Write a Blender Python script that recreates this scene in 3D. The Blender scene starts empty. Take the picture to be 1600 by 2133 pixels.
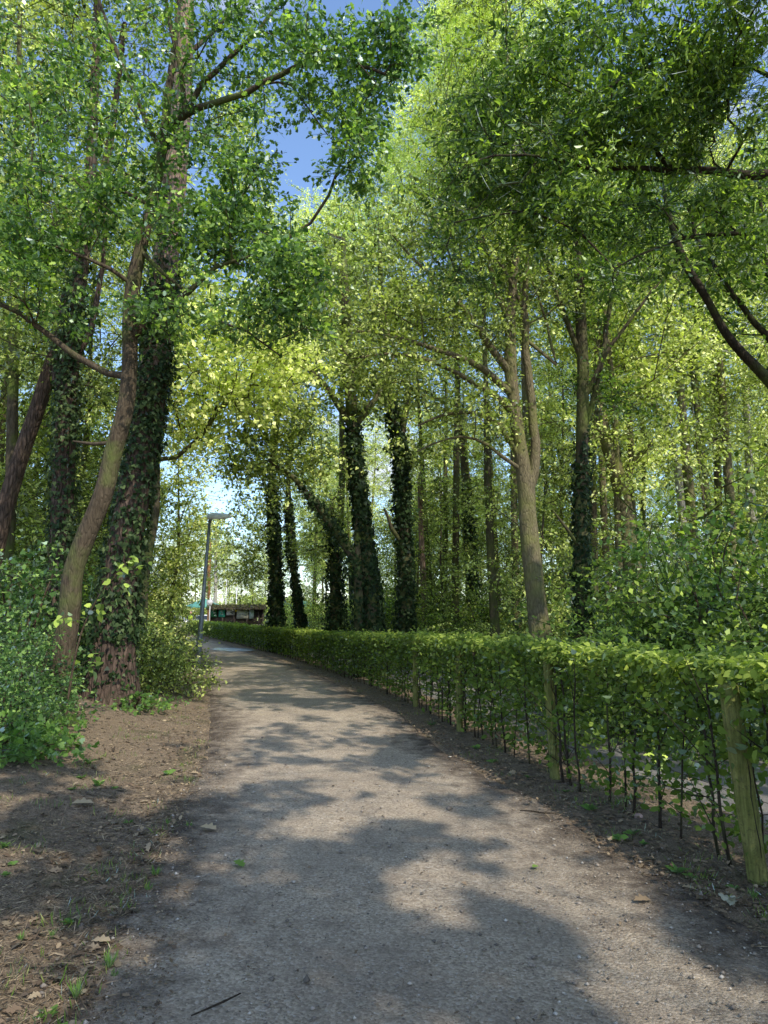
import bpy, math, random
import numpy as np
from mathutils import Vector
R = math.radians
rng = np.random.default_rng(11)
random.seed(5)
C = bpy.context.scene.collection
sc = bpy.context.scene

# ------------------------------------------------------------------ camera
F = 1422.0; H = 1.55; P = math.atan(213.5/1422.0)
cp, sp = math.cos(P), math.sin(P)
cam = bpy.data.cameras.new('camera'); cam.sensor_fit = 'HORIZONTAL'; cam.sensor_width = 36; cam.lens = 36*F/1600
cam.clip_start = .05; cam.clip_end = 3000
co = bpy.data.objects.new('camera', cam); C.objects.link(co)
co.location = (0, 0, H); co.rotation_euler = (R(90)+P, 0, 0); sc.camera = co

def ray(px, py):
    dx, dy = (px-800)/F, (1066.5-py)/F
    return np.array([dx, cp-sp*dy, sp+cp*dy])
def at(px, py, Y):
    d = ray(px, py); return np.array([0, 0, H]) + d*(Y/d[1])
def G(px, py, z=0.0):
    d = ray(px, py); t = (z-H)/d[2]; return np.array([0, 0, H]) + d*t

# ------------------------------------------------------------------ object helpers
def mesh_np(name, V, F_idx, counts, mat, parent=None, smooth=False, attr=None):
    """V (n,3); F_idx flat loop vertex indices; counts per-polygon loop counts"""
    me = bpy.data.meshes.new(name)
    V = np.asarray(V, np.float32); F_idx = np.asarray(F_idx, np.int32).ravel(); counts = np.asarray(counts, np.int32)
    me.vertices.add(len(V)); me.vertices.foreach_set('co', V.ravel())
    me.loops.add(len(F_idx)); me.loops.foreach_set('vertex_index', F_idx)
    me.polygons.add(len(counts))
    st = np.zeros(len(counts), np.int32); st[1:] = np.cumsum(counts)[:-1]
    me.polygons.foreach_set('loop_start', st)
    if smooth: me.polygons.foreach_set('use_smooth', np.ones(len(counts), bool))
    for k, a in (attr or {}).items():
        at_ = me.attributes.new(k, 'FLOAT', 'POINT'); at_.data.foreach_set('value', np.asarray(a, np.float32))
    me.update(calc_edges=True)
    if mat: me.materials.append(mat)
    o = bpy.data.objects.new(name, me); C.objects.link(o)
    if parent is not None: o.parent = parent
    return o

def tag(o, label=None, cat=None, group=None, kind=None):
    if label: o['label'] = label
    if cat: o['category'] = cat
    if group: o['group'] = group
    if kind: o['kind'] = kind
    return o
def empty(name, loc=(0, 0, 0), label=None, cat=None, group=None):
    o = bpy.data.objects.new(name, None); C.objects.link(o); o.location = loc; o.empty_display_size = .2
    return tag(o, label, cat, group)
def dup(root, loc, rotz=0, scale=1, label=None, group=None):
    r = root.copy(); C.objects.link(r); r.location = loc; r.rotation_euler = (0, 0, rotz); r.scale = (scale,)*3
    if label: r['label'] = label
    if group: r['group'] = group
    for ch in list(root.children):
        c = ch.copy(); C.objects.link(c); c.parent = r
        for g in list(ch.children):
            d = g.copy(); C.objects.link(d); d.parent = c
    return r

class MB:
    """collects polygons for one mesh"""
    def __init__(s): s.v = []; s.f = []; s.n = 0
    def add(s, V, Fs):
        b = s.n; s.v.append(np.asarray(V, float)); s.n += len(V)
        for f in Fs: s.f.append([b+i for i in f])
        return s
    def box(s, c, d, rz=0, bev=0.0):
        x, y, z = np.array(d)/2
        if bev:
            b = min(bev, x*.9, y*.9)
            ring = [(-x+b, -y), (x-b, -y), (x, -y+b), (x, y-b), (x-b, y), (-x+b, y), (-x, y-b), (-x, -y+b)]
        else: ring = [(-x, -y), (x, -y), (x, y), (-x, y)]
        V = np.array([(a, b_, -z) for a, b_ in ring]+[(a, b_, z) for a, b_ in ring]); n = len(ring)
        ca, sa = math.cos(rz), math.sin(rz)
        V = np.stack([V[:, 0]*ca-V[:, 1]*sa, V[:, 0]*sa+V[:, 1]*ca, V[:, 2]], 1)+np.array(c)
        Fs = [[i, (i+1) % n, n+(i+1) % n, n+i] for i in range(n)]+[list(range(n))[::-1], list(range(n, 2*n))]
        return s.add(V, Fs)
    def tube(s, pts, rad, k=8, cap=True):
        pts = np.array(pts, float); m = len(pts)
        rad = np.full(m, rad) if np.isscalar(rad) else np.array(rad, float)
        T = np.gradient(pts, axis=0) if m > 1 else None
        T /= np.linalg.norm(T, axis=1)[:, None]+1e-9
        ref = np.array([1., 0, 0]) if abs(T[:, 0]).mean() < .8 else np.array([0, 1., 0])
        A = np.cross(T, ref); A /= np.linalg.norm(A, axis=1)[:, None]; B = np.cross(T, A)
        th = np.linspace(0, 2*math.pi, k, endpoint=False)
        V = pts[:, None]+rad[:, None, None]*(np.cos(th)[None, :, None]*A[:, None]+np.sin(th)[None, :, None]*B[:, None])
        Fs = [[i*k+j, i*k+(j+1) % k, (i+1)*k+(j+1) % k, (i+1)*k+j] for i in range(m-1) for j in range(k)]
        if cap: Fs += [list(range(k))[::-1], list(range((m-1)*k, m*k))]
        return s.add(V.reshape(-1, 3), Fs)
    def build(s, name, mat, parent=None, smooth=False):
        return mesh_np(name, np.concatenate(s.v), [i for f in s.f for i in f], [len(f) for f in s.f], mat, parent, smooth)

# ------------------------------------------------------------------ noise in numpy
def _h(ix, iy, s):
    n = (ix*374761393 + iy*668265263 + s*1274126177).astype(np.int64) & 0x7fffffff
    n = ((n ^ (n >> 13))*1274126177) & 0x7fffffff
    return ((n ^ (n >> 16)) & 0xffff)/65535.0
def vnoise(x, y, s=0):
    x = np.asarray(x, float); y = np.asarray(y, float)
    ix = np.floor(x).astype(np.int64); iy = np.floor(y).astype(np.int64)
    fx = x-ix; fy = y-iy; fx = fx*fx*(3-2*fx); fy = fy*fy*(3-2*fy)
    a = _h(ix, iy, s)*(1-fx)+_h(ix+1, iy, s)*fx; b = _h(ix, iy+1, s)*(1-fx)+_h(ix+1, iy+1, s)*fx
    return a*(1-fy)+b*fy-.5
def fbm(x, y, s=0, o=4):
    r = 0; a = 1
    for i in range(o): r = r+a*vnoise(x*2**i, y*2**i, s+i*7); a *= .5
    return r
def sstep(a, b, x):
    t = np.clip((x-a)/(b-a), 0, 1); return t*t*(3-2*t)

# ------------------------------------------------------------------ materials
def newmat(name):
    m = bpy.data.materials.new(name); m.use_nodes = True; nt = m.node_tree; nt.nodes.clear()
    out = nt.nodes.new('ShaderNodeOutputMaterial'); return m, nt, out
def N(nt, t, **kw):
    n = nt.nodes.new(t)
    for k, v in kw.items():
        if k in n.inputs: n.inputs[k].default_value = v
        else: setattr(n, k, v)
    return n
def ramp(nt, fac, stops):
    r = nt.nodes.new('ShaderNodeValToRGB'); e = r.color_ramp.elements
    while len(e) < len(stops): e.new(.5)
    for i, (p, c) in enumerate(stops): e[i].position = p; e[i].color = (*c, 1) if len(c) == 3 else c
    nt.links.new(fac, r.inputs[0]); return r.outputs[0]
def mixc(nt, fac, a, b, mode='MIX'):
    m = nt.nodes.new('ShaderNodeMix'); m.data_type = 'RGBA'; m.blend_type = mode
    for s, v in ((m.inputs[0], fac), (m.inputs[6], a), (m.inputs[7], b)):
        if hasattr(v, 'is_output') or isinstance(v, bpy.types.NodeSocket): nt.links.new(v, s)
        elif isinstance(v, (int, float)): s.default_value = v
        else: s.default_value = (*v, 1)
    return m.outputs[2]
def noise(nt, vec, scale, detail=4, rough=.6, out='Fac'):
    n = N(nt, 'ShaderNodeTexNoise'); n.inputs['Scale'].default_value = scale; n.inputs['Detail'].default_value = detail
    n.inputs['Roughness'].default_value = rough
    if vec is not None: nt.links.new(vec, n.inputs['Vector'])
    return n.outputs[out]
def mathn(nt, op, a, b=0.0):
    m = nt.nodes.new('ShaderNodeMath'); m.operation = op
    for i, v in enumerate((a, b)):
        if isinstance(v, bpy.types.NodeSocket): nt.links.new(v, m.inputs[i])
        else: m.inputs[i].default_value = v
    return m.outputs[0]

def leaf_mat(name, dark, mid, light, tr=1.0, gloss=.12, trc=None, rough=.42):
    m, nt, out = newmat(name)
    a = N(nt, 'ShaderNodeAttribute'); a.attribute_name = 'tint'
    col = ramp(nt, a.outputs['Fac'], [(0, dark), (.5, mid), (1, light)])
    d = N(nt, 'ShaderNodeBsdfDiffuse'); nt.links.new(col, d.inputs['Color'])
    t = N(nt, 'ShaderNodeBsdfTranslucent')
    tc = mixc(nt, 1.0, col, trc or (1.2*tr, 1.42*tr, .5*tr), 'MULTIPLY'); nt.links.new(tc, t.inputs['Color'])
    add = nt.nodes.new('ShaderNodeAddShader'); nt.links.new(d.outputs[0], add.inputs[0]); nt.links.new(t.outputs[0], add.inputs[1])
    g = N(nt, 'ShaderNodeBsdfGlossy', Roughness=rough); g.inputs['Color'].default_value = (.8, .9, .95, 1)
    fr = N(nt, 'ShaderNodeFresnel', IOR=1.42)
    mx = nt.nodes.new('ShaderNodeMixShader')
    f = mathn(nt, 'MULTIPLY', fr.outputs[0], gloss*6); nt.links.new(f, mx.inputs[0])
    nt.links.new(add.outputs[0], mx.inputs[1]); nt.links.new(g.outputs[0], mx.inputs[2])
    nt.links.new(mx.outputs[0], out.inputs[0]); return m

def bark_mat(name, c1, c2, moss=.3, mosscol=(.10, .13, .03), sc_=1.0, bump=.6, crack=.5):
    m, nt, out = newmat(name)
    tc = N(nt, 'ShaderNodeTexCoord'); mp = N(nt, 'ShaderNodeMapping'); mp.inputs['Scale'].default_value = (1, 1, .22)
    nt.links.new(tc.outputs['Object'], mp.inputs[0])
    n1 = noise(nt, mp.outputs[0], 22*sc_, 6, .7); n2 = noise(nt, tc.outputs['Object'], 1.6, 3)
    v = N(nt, 'ShaderNodeTexVoronoi'); v.feature = 'DISTANCE_TO_EDGE'; v.inputs['Scale'].default_value = 26*sc_
    nt.links.new(mp.outputs[0], v.inputs['Vector'])
    cr = ramp(nt, v.outputs['Distance'], [(0, (0, 0, 0)), (.18, (1, 1, 1))])
    base = ramp(nt, n1, [(.3, c1), (.7, c2)])
    base = mixc(nt, .75, base, mixc(nt, cr, tuple(x*.35 for x in c1), (1, 1, 1)), 'MULTIPLY') if False else mixc(nt, mathn(nt, 'MULTIPLY', mathn(nt, 'SUBTRACT', 1.0, cr), crack), base, tuple(x*.4 for x in c1))
    mf = ramp(nt, n2, [(.62-.3*moss, (0, 0, 0)), (.8-.2*moss, (1, 1, 1))])
    base = mixc(nt, mathn(nt, 'MULTIPLY', mf, min(1, moss*2)), base, mosscol)
    b = N(nt, 'ShaderNodeBsdfPrincipled', Roughness=.92); b.inputs['Specular IOR Level'].default_value = .2
    nt.links.new(base, b.inputs['Base Color'])
    bm = N(nt, 'ShaderNodeBump', Strength=bump, Distance=.03)
    hh = mathn(nt, 'ADD', mathn(nt, 'MULTIPLY', cr, .6), n1)
    nt.links.new(hh, bm.inputs['Height']); nt.links.new(bm.outputs[0], b.inputs['Normal'])
    nt.links.new(b.outputs[0], out.inputs[0]); return m

def plain(name, col, rough=.6, metal=0, var=.15, scale=8, spec=.4, bump=0):
    m, nt, out = newmat(name)
    tc = N(nt, 'ShaderNodeTexCoord'); n = noise(nt, tc.outputs['Object'], scale, 5)
    c = ramp(nt, n, [(.25, tuple(x*(1-var*1.6) for x in col)), (.75, tuple(min(1, x*(1+var)) for x in col))])
    b = N(nt, 'ShaderNodeBsdfPrincipled', Roughness=rough, Metallic=metal); b.inputs['Specular IOR Level'].default_value = spec
    nt.links.new(c, b.inputs['Base Color'])
    if bump:
        bm = N(nt, 'ShaderNodeBump', Strength=bump, Distance=.01); nt.links.new(n, bm.inputs['Height']); nt.links.new(bm.outputs[0], b.inputs['Normal'])
    nt.links.new(b.outputs[0], out.inputs[0]); return m

M = {}
SUN_EL, SUN_AZ = 47.0, 148.0          # azimuth clockwise from +Y: behind and to the right of the viewer
SUND = np.array([math.sin(R(SUN_AZ))*math.cos(R(SUN_EL)), math.cos(R(SUN_AZ))*math.cos(R(SUN_EL)), math.sin(R(SUN_EL))])
def sun_gap(p):
    """crowns over the path share the light gaps a real canopy opens along the sun's course: True where leaves are missing"""
    g = p-SUND*(p[:, 2:3]/SUND[2]); x, y = g[:, 0], g[:, 1]
    f = fbm(x*1.9+244.7634, y*1.7+144.0282, 77, 3)+.35*fbm(x*.3+77.3719, y*.3+275.5468, 78, 2)  # offsets picked to set where the light patches land
    return f > np.interp(y, [0, 7, 12, 20], [.08, .07, .05, .02])-.14*sstep(-1.2, -2.2, x)
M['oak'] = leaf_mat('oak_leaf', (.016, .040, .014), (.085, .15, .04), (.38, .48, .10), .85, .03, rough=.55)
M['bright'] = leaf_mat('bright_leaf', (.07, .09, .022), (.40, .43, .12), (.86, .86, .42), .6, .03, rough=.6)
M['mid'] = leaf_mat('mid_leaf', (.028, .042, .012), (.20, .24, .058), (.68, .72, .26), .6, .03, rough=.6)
M['cherry'] = leaf_mat('cherry_leaf', (.016, .036, .010), (.085, .135, .028), (.38, .47, .09), .9, .025, rough=.6)
M['ivy'] = leaf_mat('ivy_leaf', (.006, .014, .005), (.024, .045, .015), (.12, .16, .06), .35, .05, rough=.45)
M['holly'] = leaf_mat('holly_leaf', (.014, .038, .010), (.06, .12, .03), (.26, .38, .10), .5, .06, rough=.45)
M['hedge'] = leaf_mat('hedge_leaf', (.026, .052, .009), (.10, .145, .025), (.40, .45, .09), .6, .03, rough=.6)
M['shrub'] = leaf_mat('shrub_leaf', (.02, .038, .010), (.13, .19, .035), (.46, .56, .11), .6, .04, rough=.55)
M['weed'] = leaf_mat('weed_leaf', (.035, .075, .016), (.075, .14, .03), (.17, .26, .06), .8, .06)
M['litter'] = leaf_mat('dry_leaf', (.05, .036, .025), (.17, .12, .078), (.42, .33, .21), .25, .08, trc=(.4, .35, .25))
M['grass'] = leaf_mat('grass_blade', (.06, .11, .02), (.12, .17, .035), (.3, .27, .12), .7, .08)
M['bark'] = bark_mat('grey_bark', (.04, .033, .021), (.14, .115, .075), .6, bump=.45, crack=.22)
M['oakbark'] = bark_mat('brown_bark', (.036, .027, .018), (.12, .092, .06), .48, bump=.5, crack=.15)
M['darkbark'] = bark_mat('dark_bark', (.018, .014, .010), (.065, .052, .036), .4, bump=.4, crack=.2)
M['bark_lit'] = bark_mat('sunlit_bark', (.09, .075, .045), (.26, .22, .13), .5, (.16, .17, .05), 1.3, .5)  # paler copy of the grey bark, sunlight put into its colour
M['pine'] = bark_mat('pine_bark', (.042, .030, .023), (.16, .112, .085), .1, sc_=.6, bump=1.0)
M['pine_top'] = bark_mat('pine_top_bark', (.16, .10, .07), (.42, .31, .25), .05, sc_=.8)
M['orange'] = bark_mat('orange_pine_bark', (.25, .12, .05), (.5, .28, .12), 0, sc_=.8)
M['birch'] = bark_mat('birch_bark', (.30, .28, .24), (.62, .58, .5), .1, sc_=.7)
M['twig'] = bark_mat('twig_bark', (.05, .035, .022), (.14, .10, .065), .1)
M['stem'] = bark_mat('stem_bark', (.03, .022, .016), (.09, .07, .05), .3, sc_=2)

# ------------------------------------------------------------------ leaf templates (unit length along +x, width along y)
def tmpl(pts, fold=.18, droop=.12):
    P_ = np.array(pts, float); z = np.abs(P_[:, 1])*fold*2-droop*P_[:, 0]**2
    return np.column_stack([P_, z])
T_RHOMB = tmpl([(0, 0), (.5, -.3), (1, 0), (.45, .3)])
T_OVAL = tmpl([(0, 0), (.25, -.27), (.62, -.28), (1, 0), (.62, .28), (.25, .27)])
T_SLIM = tmpl([(0, 0), (.3, -.17), (.65, -.15), (1, 0), (.65, .15), (.3, .17)], .25, .3)
T_OAK = tmpl([(0, 0), (.18, -.10), (.3, -.24), (.42, -.14), (.58, -.34), (.7, -.17), (.86, -.22), (1, 0), (.86, .22), (.7, .17), (.58, .34), (.42, .14), (.3, .24), (.18, .10)])
T_IVY = tmpl([(0, 0), (-.08, -.32), (.3, -.42), (.45, -.24), (1, 0), (.45, .24), (.3, .42), (-.08, .32)], .08, .1)
T_MAPLE = tmpl([(0, 0), (.0, -.3), (.3, -.5), (.42, -.22), (.7, -.34), (1, 0), (.7, .34), (.42, .22), (.3, .5), (.0, .3)], .1, .2)
T_BLADE = tmpl([(0, 0), (.5, -.03), (1, 0), (.5, .03)], .2, .0)

def leaves(T, pos, xdir, nrm, size, tint):
    """instances template leaf into arrays"""
    n = len(pos); x = xdir/(np.linalg.norm(xdir, axis=1)[:, None]+1e-9)
    z = nrm-(nrm*x).sum(1)[:, None]*x; z /= np.linalg.norm(z, axis=1)[:, None]+1e-9
    y = np.cross(z, x); s = np.asarray(size)[:, None, None]
    V = pos[:, None]+s*(T[None, :, 0, None]*x[:, None]+T[None, :, 1, None]*y[:, None]+T[None, :, 2, None]*z[:, None])
    k = len(T)
    return V.reshape(-1, 3), np.arange(n*k), np.full(n, k), np.repeat(tint, k)
def leaf_obj(name, parts, mat, parent=None):
    V = []; I = []; Cn = []; Tn = []; b = 0
    for v, i, c, t in parts:
        V.append(v); I.append(i+b); Cn.append(c); Tn.append(t); b += len(v)
    return mesh_np(name, np.concatenate(V), np.concatenate(I), np.concatenate(Cn), mat, parent, False, {'tint': np.concatenate(Tn)})

def rnd_dirs(n, up=0.0):
    d = rng.normal(size=(n, 3)); d[:, 2] += up; return d/np.linalg.norm(d, axis=1)[:, None]

DENS = .85
T_TWIG = tmpl([(0, 0), (.5, -.009), (1, 0), (.5, .009)], 0, .08)
def merge(parts):
    b = 0; I = []
    for p in parts: I.append(p[1]+b); b += len(p[0])
    return np.concatenate([p[0] for p in parts]), np.concatenate(I), np.concatenate([p[2] for p in parts]), np.concatenate([p[3] for p in parts])
def foliage(centres, per, spread, T, size, flat=.7, clump=.35, upn=1.1, tb=.0, twigs=True, gap=None):
    """leaves in small flat sprays around centres"""
    per = max(3, int(per*DENS)); nc = len(centres); k = max(3, min(9, per//4)); m = max(1, per//k)
    d = rng.normal(size=(nc*k, 3))*np.array([1, 1, flat*.75]); d[:, 2] += .05; d /= np.linalg.norm(d, axis=1)[:, None]
    L = np.repeat(spread*rng.uniform(.7, 1.35, nc), k)*rng.uniform(.7, 1.45, nc*k)*1.15
    c0 = np.repeat(centres, k, 0)+rng.normal(size=(nc*k, 3))*spread*.10
    n = nc*k*m; t = rng.uniform(.18, 1.05, n); ti = np.repeat(np.arange(nc*k), m)
    pos = c0[ti]+d[ti]*(L[ti]*t)[:, None]; pos[:, 2] -= .16*spread*t*t
    pos += rng.normal(size=(n, 3))*np.minimum(.05, spread*.11)*np.array([1, 1, .8])
    out = d[ti]*.9+rng.normal(size=(n, 3))*.75; out[:, 2] -= .25
    ct = np.repeat(rng.uniform(0, 1, nc), k*m); tt = np.repeat(rng.uniform(0, 1, nc*k), m)
    tint = np.clip(-.03+tb+clump*.7*ct+.25*tt+rng.beta(1.4, 3, n)*.7, 0, 1); tint = np.clip((tint-.36)*1.45+.36, 0, 1)  # tint contrast widened per leaf to stand in for lit and shaded sides
    size_ = size*rng.uniform(.5, 1.2, n)
    if gap is not None:
        kp = ~sun_gap(pos+gap); pos, out, size_, tint = pos[kp], out[kp], size_[kp], tint[kp]; n = len(pos)
    lv = leaves(T, pos, out, rnd_dirs(n, upn*.75), size_, tint)
    if not twigs: return lv
    tw = leaves(T_TWIG, c0, d-np.array([0, 0, .08]), rng.normal(size=(nc*k, 3)), L*1.02, np.zeros(nc*k))
    return merge([lv, tw])

# ------------------------------------------------------------------ tree skeleton
def resample(pts, rad, step):
    pts = np.array(pts, float); rad = np.array(rad, float)
    L = np.r_[0, np.cumsum(np.linalg.norm(np.diff(pts, axis=0), axis=1))]
    n = max(2, int(L[-1]/step)+1); t = np.linspace(0, L[-1], n)
    # catmull-ish smoothing through dense linear then moving average
    P_ = np.stack([np.interp(t, L, pts[:, i]) for i in range(3)], 1)
    for _ in range(2):
        if n > 3: P_[1:-1] = .5*P_[1:-1]+.25*(P_[:-2]+P_[2:])
    return P_, np.interp(t, L, rad)

class Skel:
    def __init__(s): s.p = []; s.par = []; s.r = []; s.len = []; s.lead = []
    def line(s, pts, rad, parent=-1, step=.3, jit=0.0):
        P_, r_ = resample(pts, rad, step)
        if jit: P_[1:] += rng.normal(size=P_[1:].shape)*jit
        for i in range(len(P_)):
            s.p.append(P_[i]); s.par.append(parent); s.r.append(r_[i])
            s.len.append(0 if parent < 0 else s.len[parent]+np.linalg.norm(P_[i]-s.p[parent])); parent = len(s.p)-1
        return parent
    def limb(s, pts, r0, r1, step=.3, jit=.01):
        """attach at nearest node to pts[0]"""
        P_ = np.array(s.p); q = int(np.argmin(np.linalg.norm(P_-np.array(pts[0]), axis=1)))
        return s.line(pts[1:] if np.linalg.norm(P_[q]-pts[0]) > .0 and len(pts) > 2 else pts[1:], np.linspace(r0, r1, len(pts)-1), q, step, jit)
    def crown(s, pts, start=0, seg=.55, wl=.28, zmin=None):
        """connect crown points to the growing skeleton"""
        cap = len(s.p)+len(pts)*8
        A = np.zeros((cap, 3)); A[:len(s.p)] = s.p; Ln = np.full(cap, 1e9); Ln[:len(s.p)] = s.len; n = len(s.p)
        ok = np.ones(cap, bool)
        if zmin is not None: ok[:n] = A[:n, 2] > zmin
        base = A[:n][ok[:n]]
        d0 = np.array([np.min(np.linalg.norm(base-p, axis=1)) for p in pts])
        tips = []
        for i in np.argsort(d0):
            p = pts[i]; dv = p-A[:n]; d = np.linalg.norm(dv, axis=1)
            cost = d+wl*Ln[:n]+np.maximum(0, -dv[:, 2])*.25; cost[~ok[:n]] = 1e9
            q = int(np.argmin(cost)); L = d[q]; m = max(1, int(L/seg)); prev = q
            a = A[q].copy(); bend = rng.normal(size=3)*L*.07; bend[2] += L*.06
            for j in range(1, m+1):
                t = j/m; x = a+(p-a)*t+bend*math.sin(math.pi*t)+(rng.normal(size=3)*.02 if j < m else 0)
                s.p.append(x); s.par.append(prev); s.r.append(0); s.len.append(s.len[prev]+np.linalg.norm(x-A[prev]))
                if n >= cap: break
                A[n] = x; Ln[n] = s.len[-1]; prev = n; n += 1
            tips.append(prev)
        return np.array([s.p[t] for t in tips])
    def wood(s, name, mat, parent, tip=.006, ex=2.3, maxr=.12, flare=0, split=None, cut=None):
        n = len(s.p); P_ = np.array(s.p); par = np.array(s.par); r0 = np.array(s.r); acc = np.zeros(n); r = np.zeros(n)
        best = np.full(n, -1)
        for i in range(n-1, -1, -1):
            r[i] = r0[i] if r0[i] > 0 else min(maxr, max(tip, acc[i]**(1/ex)))
            if par[i] >= 0:
                acc[par[i]] += r[i]**ex
                b = best[par[i]]
                if b < 0 or r[i]+(.5 if r0[i] > 0 and i == par[i]+1 else 0) > r[b]+(.5 if r0[b] > 0 and b == par[i]+1 else 0): best[par[i]] = i
        chains = []
        for i in range(n):
            if par[i] < 0 or best[par[i]] != i:
                ch = [i]
                while best[ch[-1]] >= 0: ch.append(best[ch[-1]])
                pts = [P_[par[i]]] if par[i] >= 0 else []
                rr = [min(r[par[i]], r[i]*1.15)] if par[i] >= 0 else []
                pts += [P_[c] for c in ch]; rr += [r[c] for c in ch]
                if len(pts) > 1: chains.append((np.array(pts), np.array(rr)))
        V = []; Fs = []; Cn = []; b = 0
        for pts, rr in chains:
            big = rr.max(); k = 18 if big > .12 else 9 if big > .04 else 6 if big > .015 else 4
            m = len(pts); T_ = np.gradient(pts, axis=0); T_ /= np.linalg.norm(T_, axis=1)[:, None]+1e-9
            ref = np.array([.31, .95, .05]) if abs(T_[:, 1]).mean() < .75 else np.array([1., .1, 0])
            A = np.cross(T_, ref); A /= np.linalg.norm(A, axis=1)[:, None]+1e-9; B = np.cross(T_, A)
            th = np.linspace(0, 2*math.pi, k, endpoint=False)
            rad = np.repeat(rr[:, None], k, 1)
            if k >= 9:
                rad = rad*(1+.16*fbm(th[None, :]*1.3+pts[:, 2:3]*0, pts[:, 2:3]*1.1+th[None, :]*.5, 3, 3))
            if flare and rr[0] == r[0]:
                hgt = pts[:, 2]-pts[0, 2]
                rad = rad*(1+flare*np.exp(-hgt/.35)[:, None]*(1+.35*np.sin(th*5+1.3)[None, :]))
            vv = pts[:, None]+rad[:, :, None]*(np.cos(th)[None, :, None]*A[:, None]+np.sin(th)[None, :, None]*B[:, None])
            V.append(vv.reshape(-1, 3))
            i_ = np.arange(m-1)[:, None]; j = np.arange(k)[None, :]; j2 = (j+1) % k
            f = np.stack([b+i_*k+j, b+i_*k+j2, b+(i_+1)*k+j2, b+(i_+1)*k+j], -1).reshape(-1, 4)
            Fs.append(f.ravel()); Cn.append(np.full(len(f), 4)); b += m*k
        s.R = r
        return mesh_np(name, np.concatenate(V), np.concatenate(Fs), np.concatenate(Cn), mat, parent, True)

def blob_pts(blobs, zmin=.5):
    out = []
    for (c, rad, n) in blobs:
        d = rnd_dirs(n); rr = rng.uniform(.25, 1, n)**.5
        p = np.array(c)+d*rr[:, None]*np.array(rad)*(1+.25*rng.normal(size=n))[:, None]
        out.append(p[p[:, 2] > zmin])
    return np.concatenate(out)
def pb(px, py, Y, rx, ry, rd, n):
    """crown lobe whose centre and size are measured off the photograph at depth Y (metres)"""
    return (at(px, py, Y), (rx*Y/F, rd, ry*Y/F), n)

def ivy_on(sk_pts, sk_rad, n, parent, size=.075, thick=.09, tlo=0, thi=1, name='ivy', mat='ivy', side=None, tb=0):
    P_, r_ = resample(sk_pts, sk_rad, .15); m = len(P_); T_ = np.gradient(P_, axis=0); T_ /= np.linalg.norm(T_, axis=1)[:, None]
    A = np.cross(T_, [.3, .95, 0]); A /= np.linalg.norm(A, axis=1)[:, None]; B = np.cross(T_, A)
    u = rng.uniform(tlo, thi, n)*(m-1); i = np.minimum(u.astype(int), m-2); f = (u-i)[:, None]
    th = rng.uniform(0, 2*math.pi, n)
    if side is not None: th = side[0]+rng.normal(size=n)*side[1]
    o = np.cos(th)[:, None]*A[i]+np.sin(th)[:, None]*B[i]
    lump = .5+np.clip(fbm(th*1.2, u*.22, 5, 3)+.3, 0, 1.3)
    base = P_[i]*(1-f)+P_[i+1]*f; rr = r_[i]+np.abs(rng.normal(size=n))*thick*lump
    keep = (rng.uniform(size=n) < np.clip(lump*1.35-.28, .05, 1)) & (rng.uniform(size=n) < 1-.85*sstep(tlo+(thi-tlo)*.72, thi, u/(m-1))) & (u/(m-1) < thi-.06*np.abs(np.sin(th*1.5)))
    if tlo > 0 or side: keep &= True
    pos = base+o*rr[:, None]
    x = rng.normal(size=(n, 3))*.6; x[:, 2] -= .9; x += o*.2
    nr = o+rng.normal(size=(n, 3))*.45+np.array([0, 0, .35])
    tint = np.clip(rng.beta(2, 4, n)+tb+.15*(lump-1), 0, 1)
    k = keep
    return leaf_obj(name, [leaves(T_IVY, pos[k], x[k], nr[k], size*rng.uniform(.55, 1.2, k.sum()), tint[k])], M[mat], parent)

def tree(name, label, trunk, limbs=(), blobs=(), bark='bark', leaf='mid', T=T_RHOMB, size=.11, per=40, spread=.4, flare=.35,
         ivy=None, step=.3, tb=0, group=None, cat='tree', crown_from=None, maxr=.12, flat=.7, extra=None, clump=.35, tip=.006, seg=.55, gap=False):
    """trunk: [(point, radius)...] in world space; ivy: (n, size, thick, t0, t1)"""
    base = np.array(trunk[0][0], float); root = empty(name, tuple(base), label, cat, group)
    sk = Skel(); tp = [np.array(p)-base for p, r in trunk]; tr = [r for p, r in trunk]
    sk.line(tp, tr, -1, step)
    for lb in limbs:
        pts = [np.array(p)-base for p in lb[0]]; sk.limb(pts, lb[1], lb[2], .28, .012)
    if len(blobs):
        pts = blob_pts(blobs)-base
        tips = sk.crown(pts, zmin=crown_from, seg=seg)
    sk.wood('trunk', M[bark], root, flare=flare, maxr=maxr, tip=tip)
    if len(blobs):
        leaf_obj('crown', [foliage(tips, per, spread, T, size, flat=flat, tb=tb, clump=clump, gap=base if gap else None)], M[leaf], root)
    if ivy: ivy_on(tp, tr, ivy[0], root, ivy[1], ivy[2], ivy[3], ivy[4])
    return root, sk, tp, tr

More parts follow.
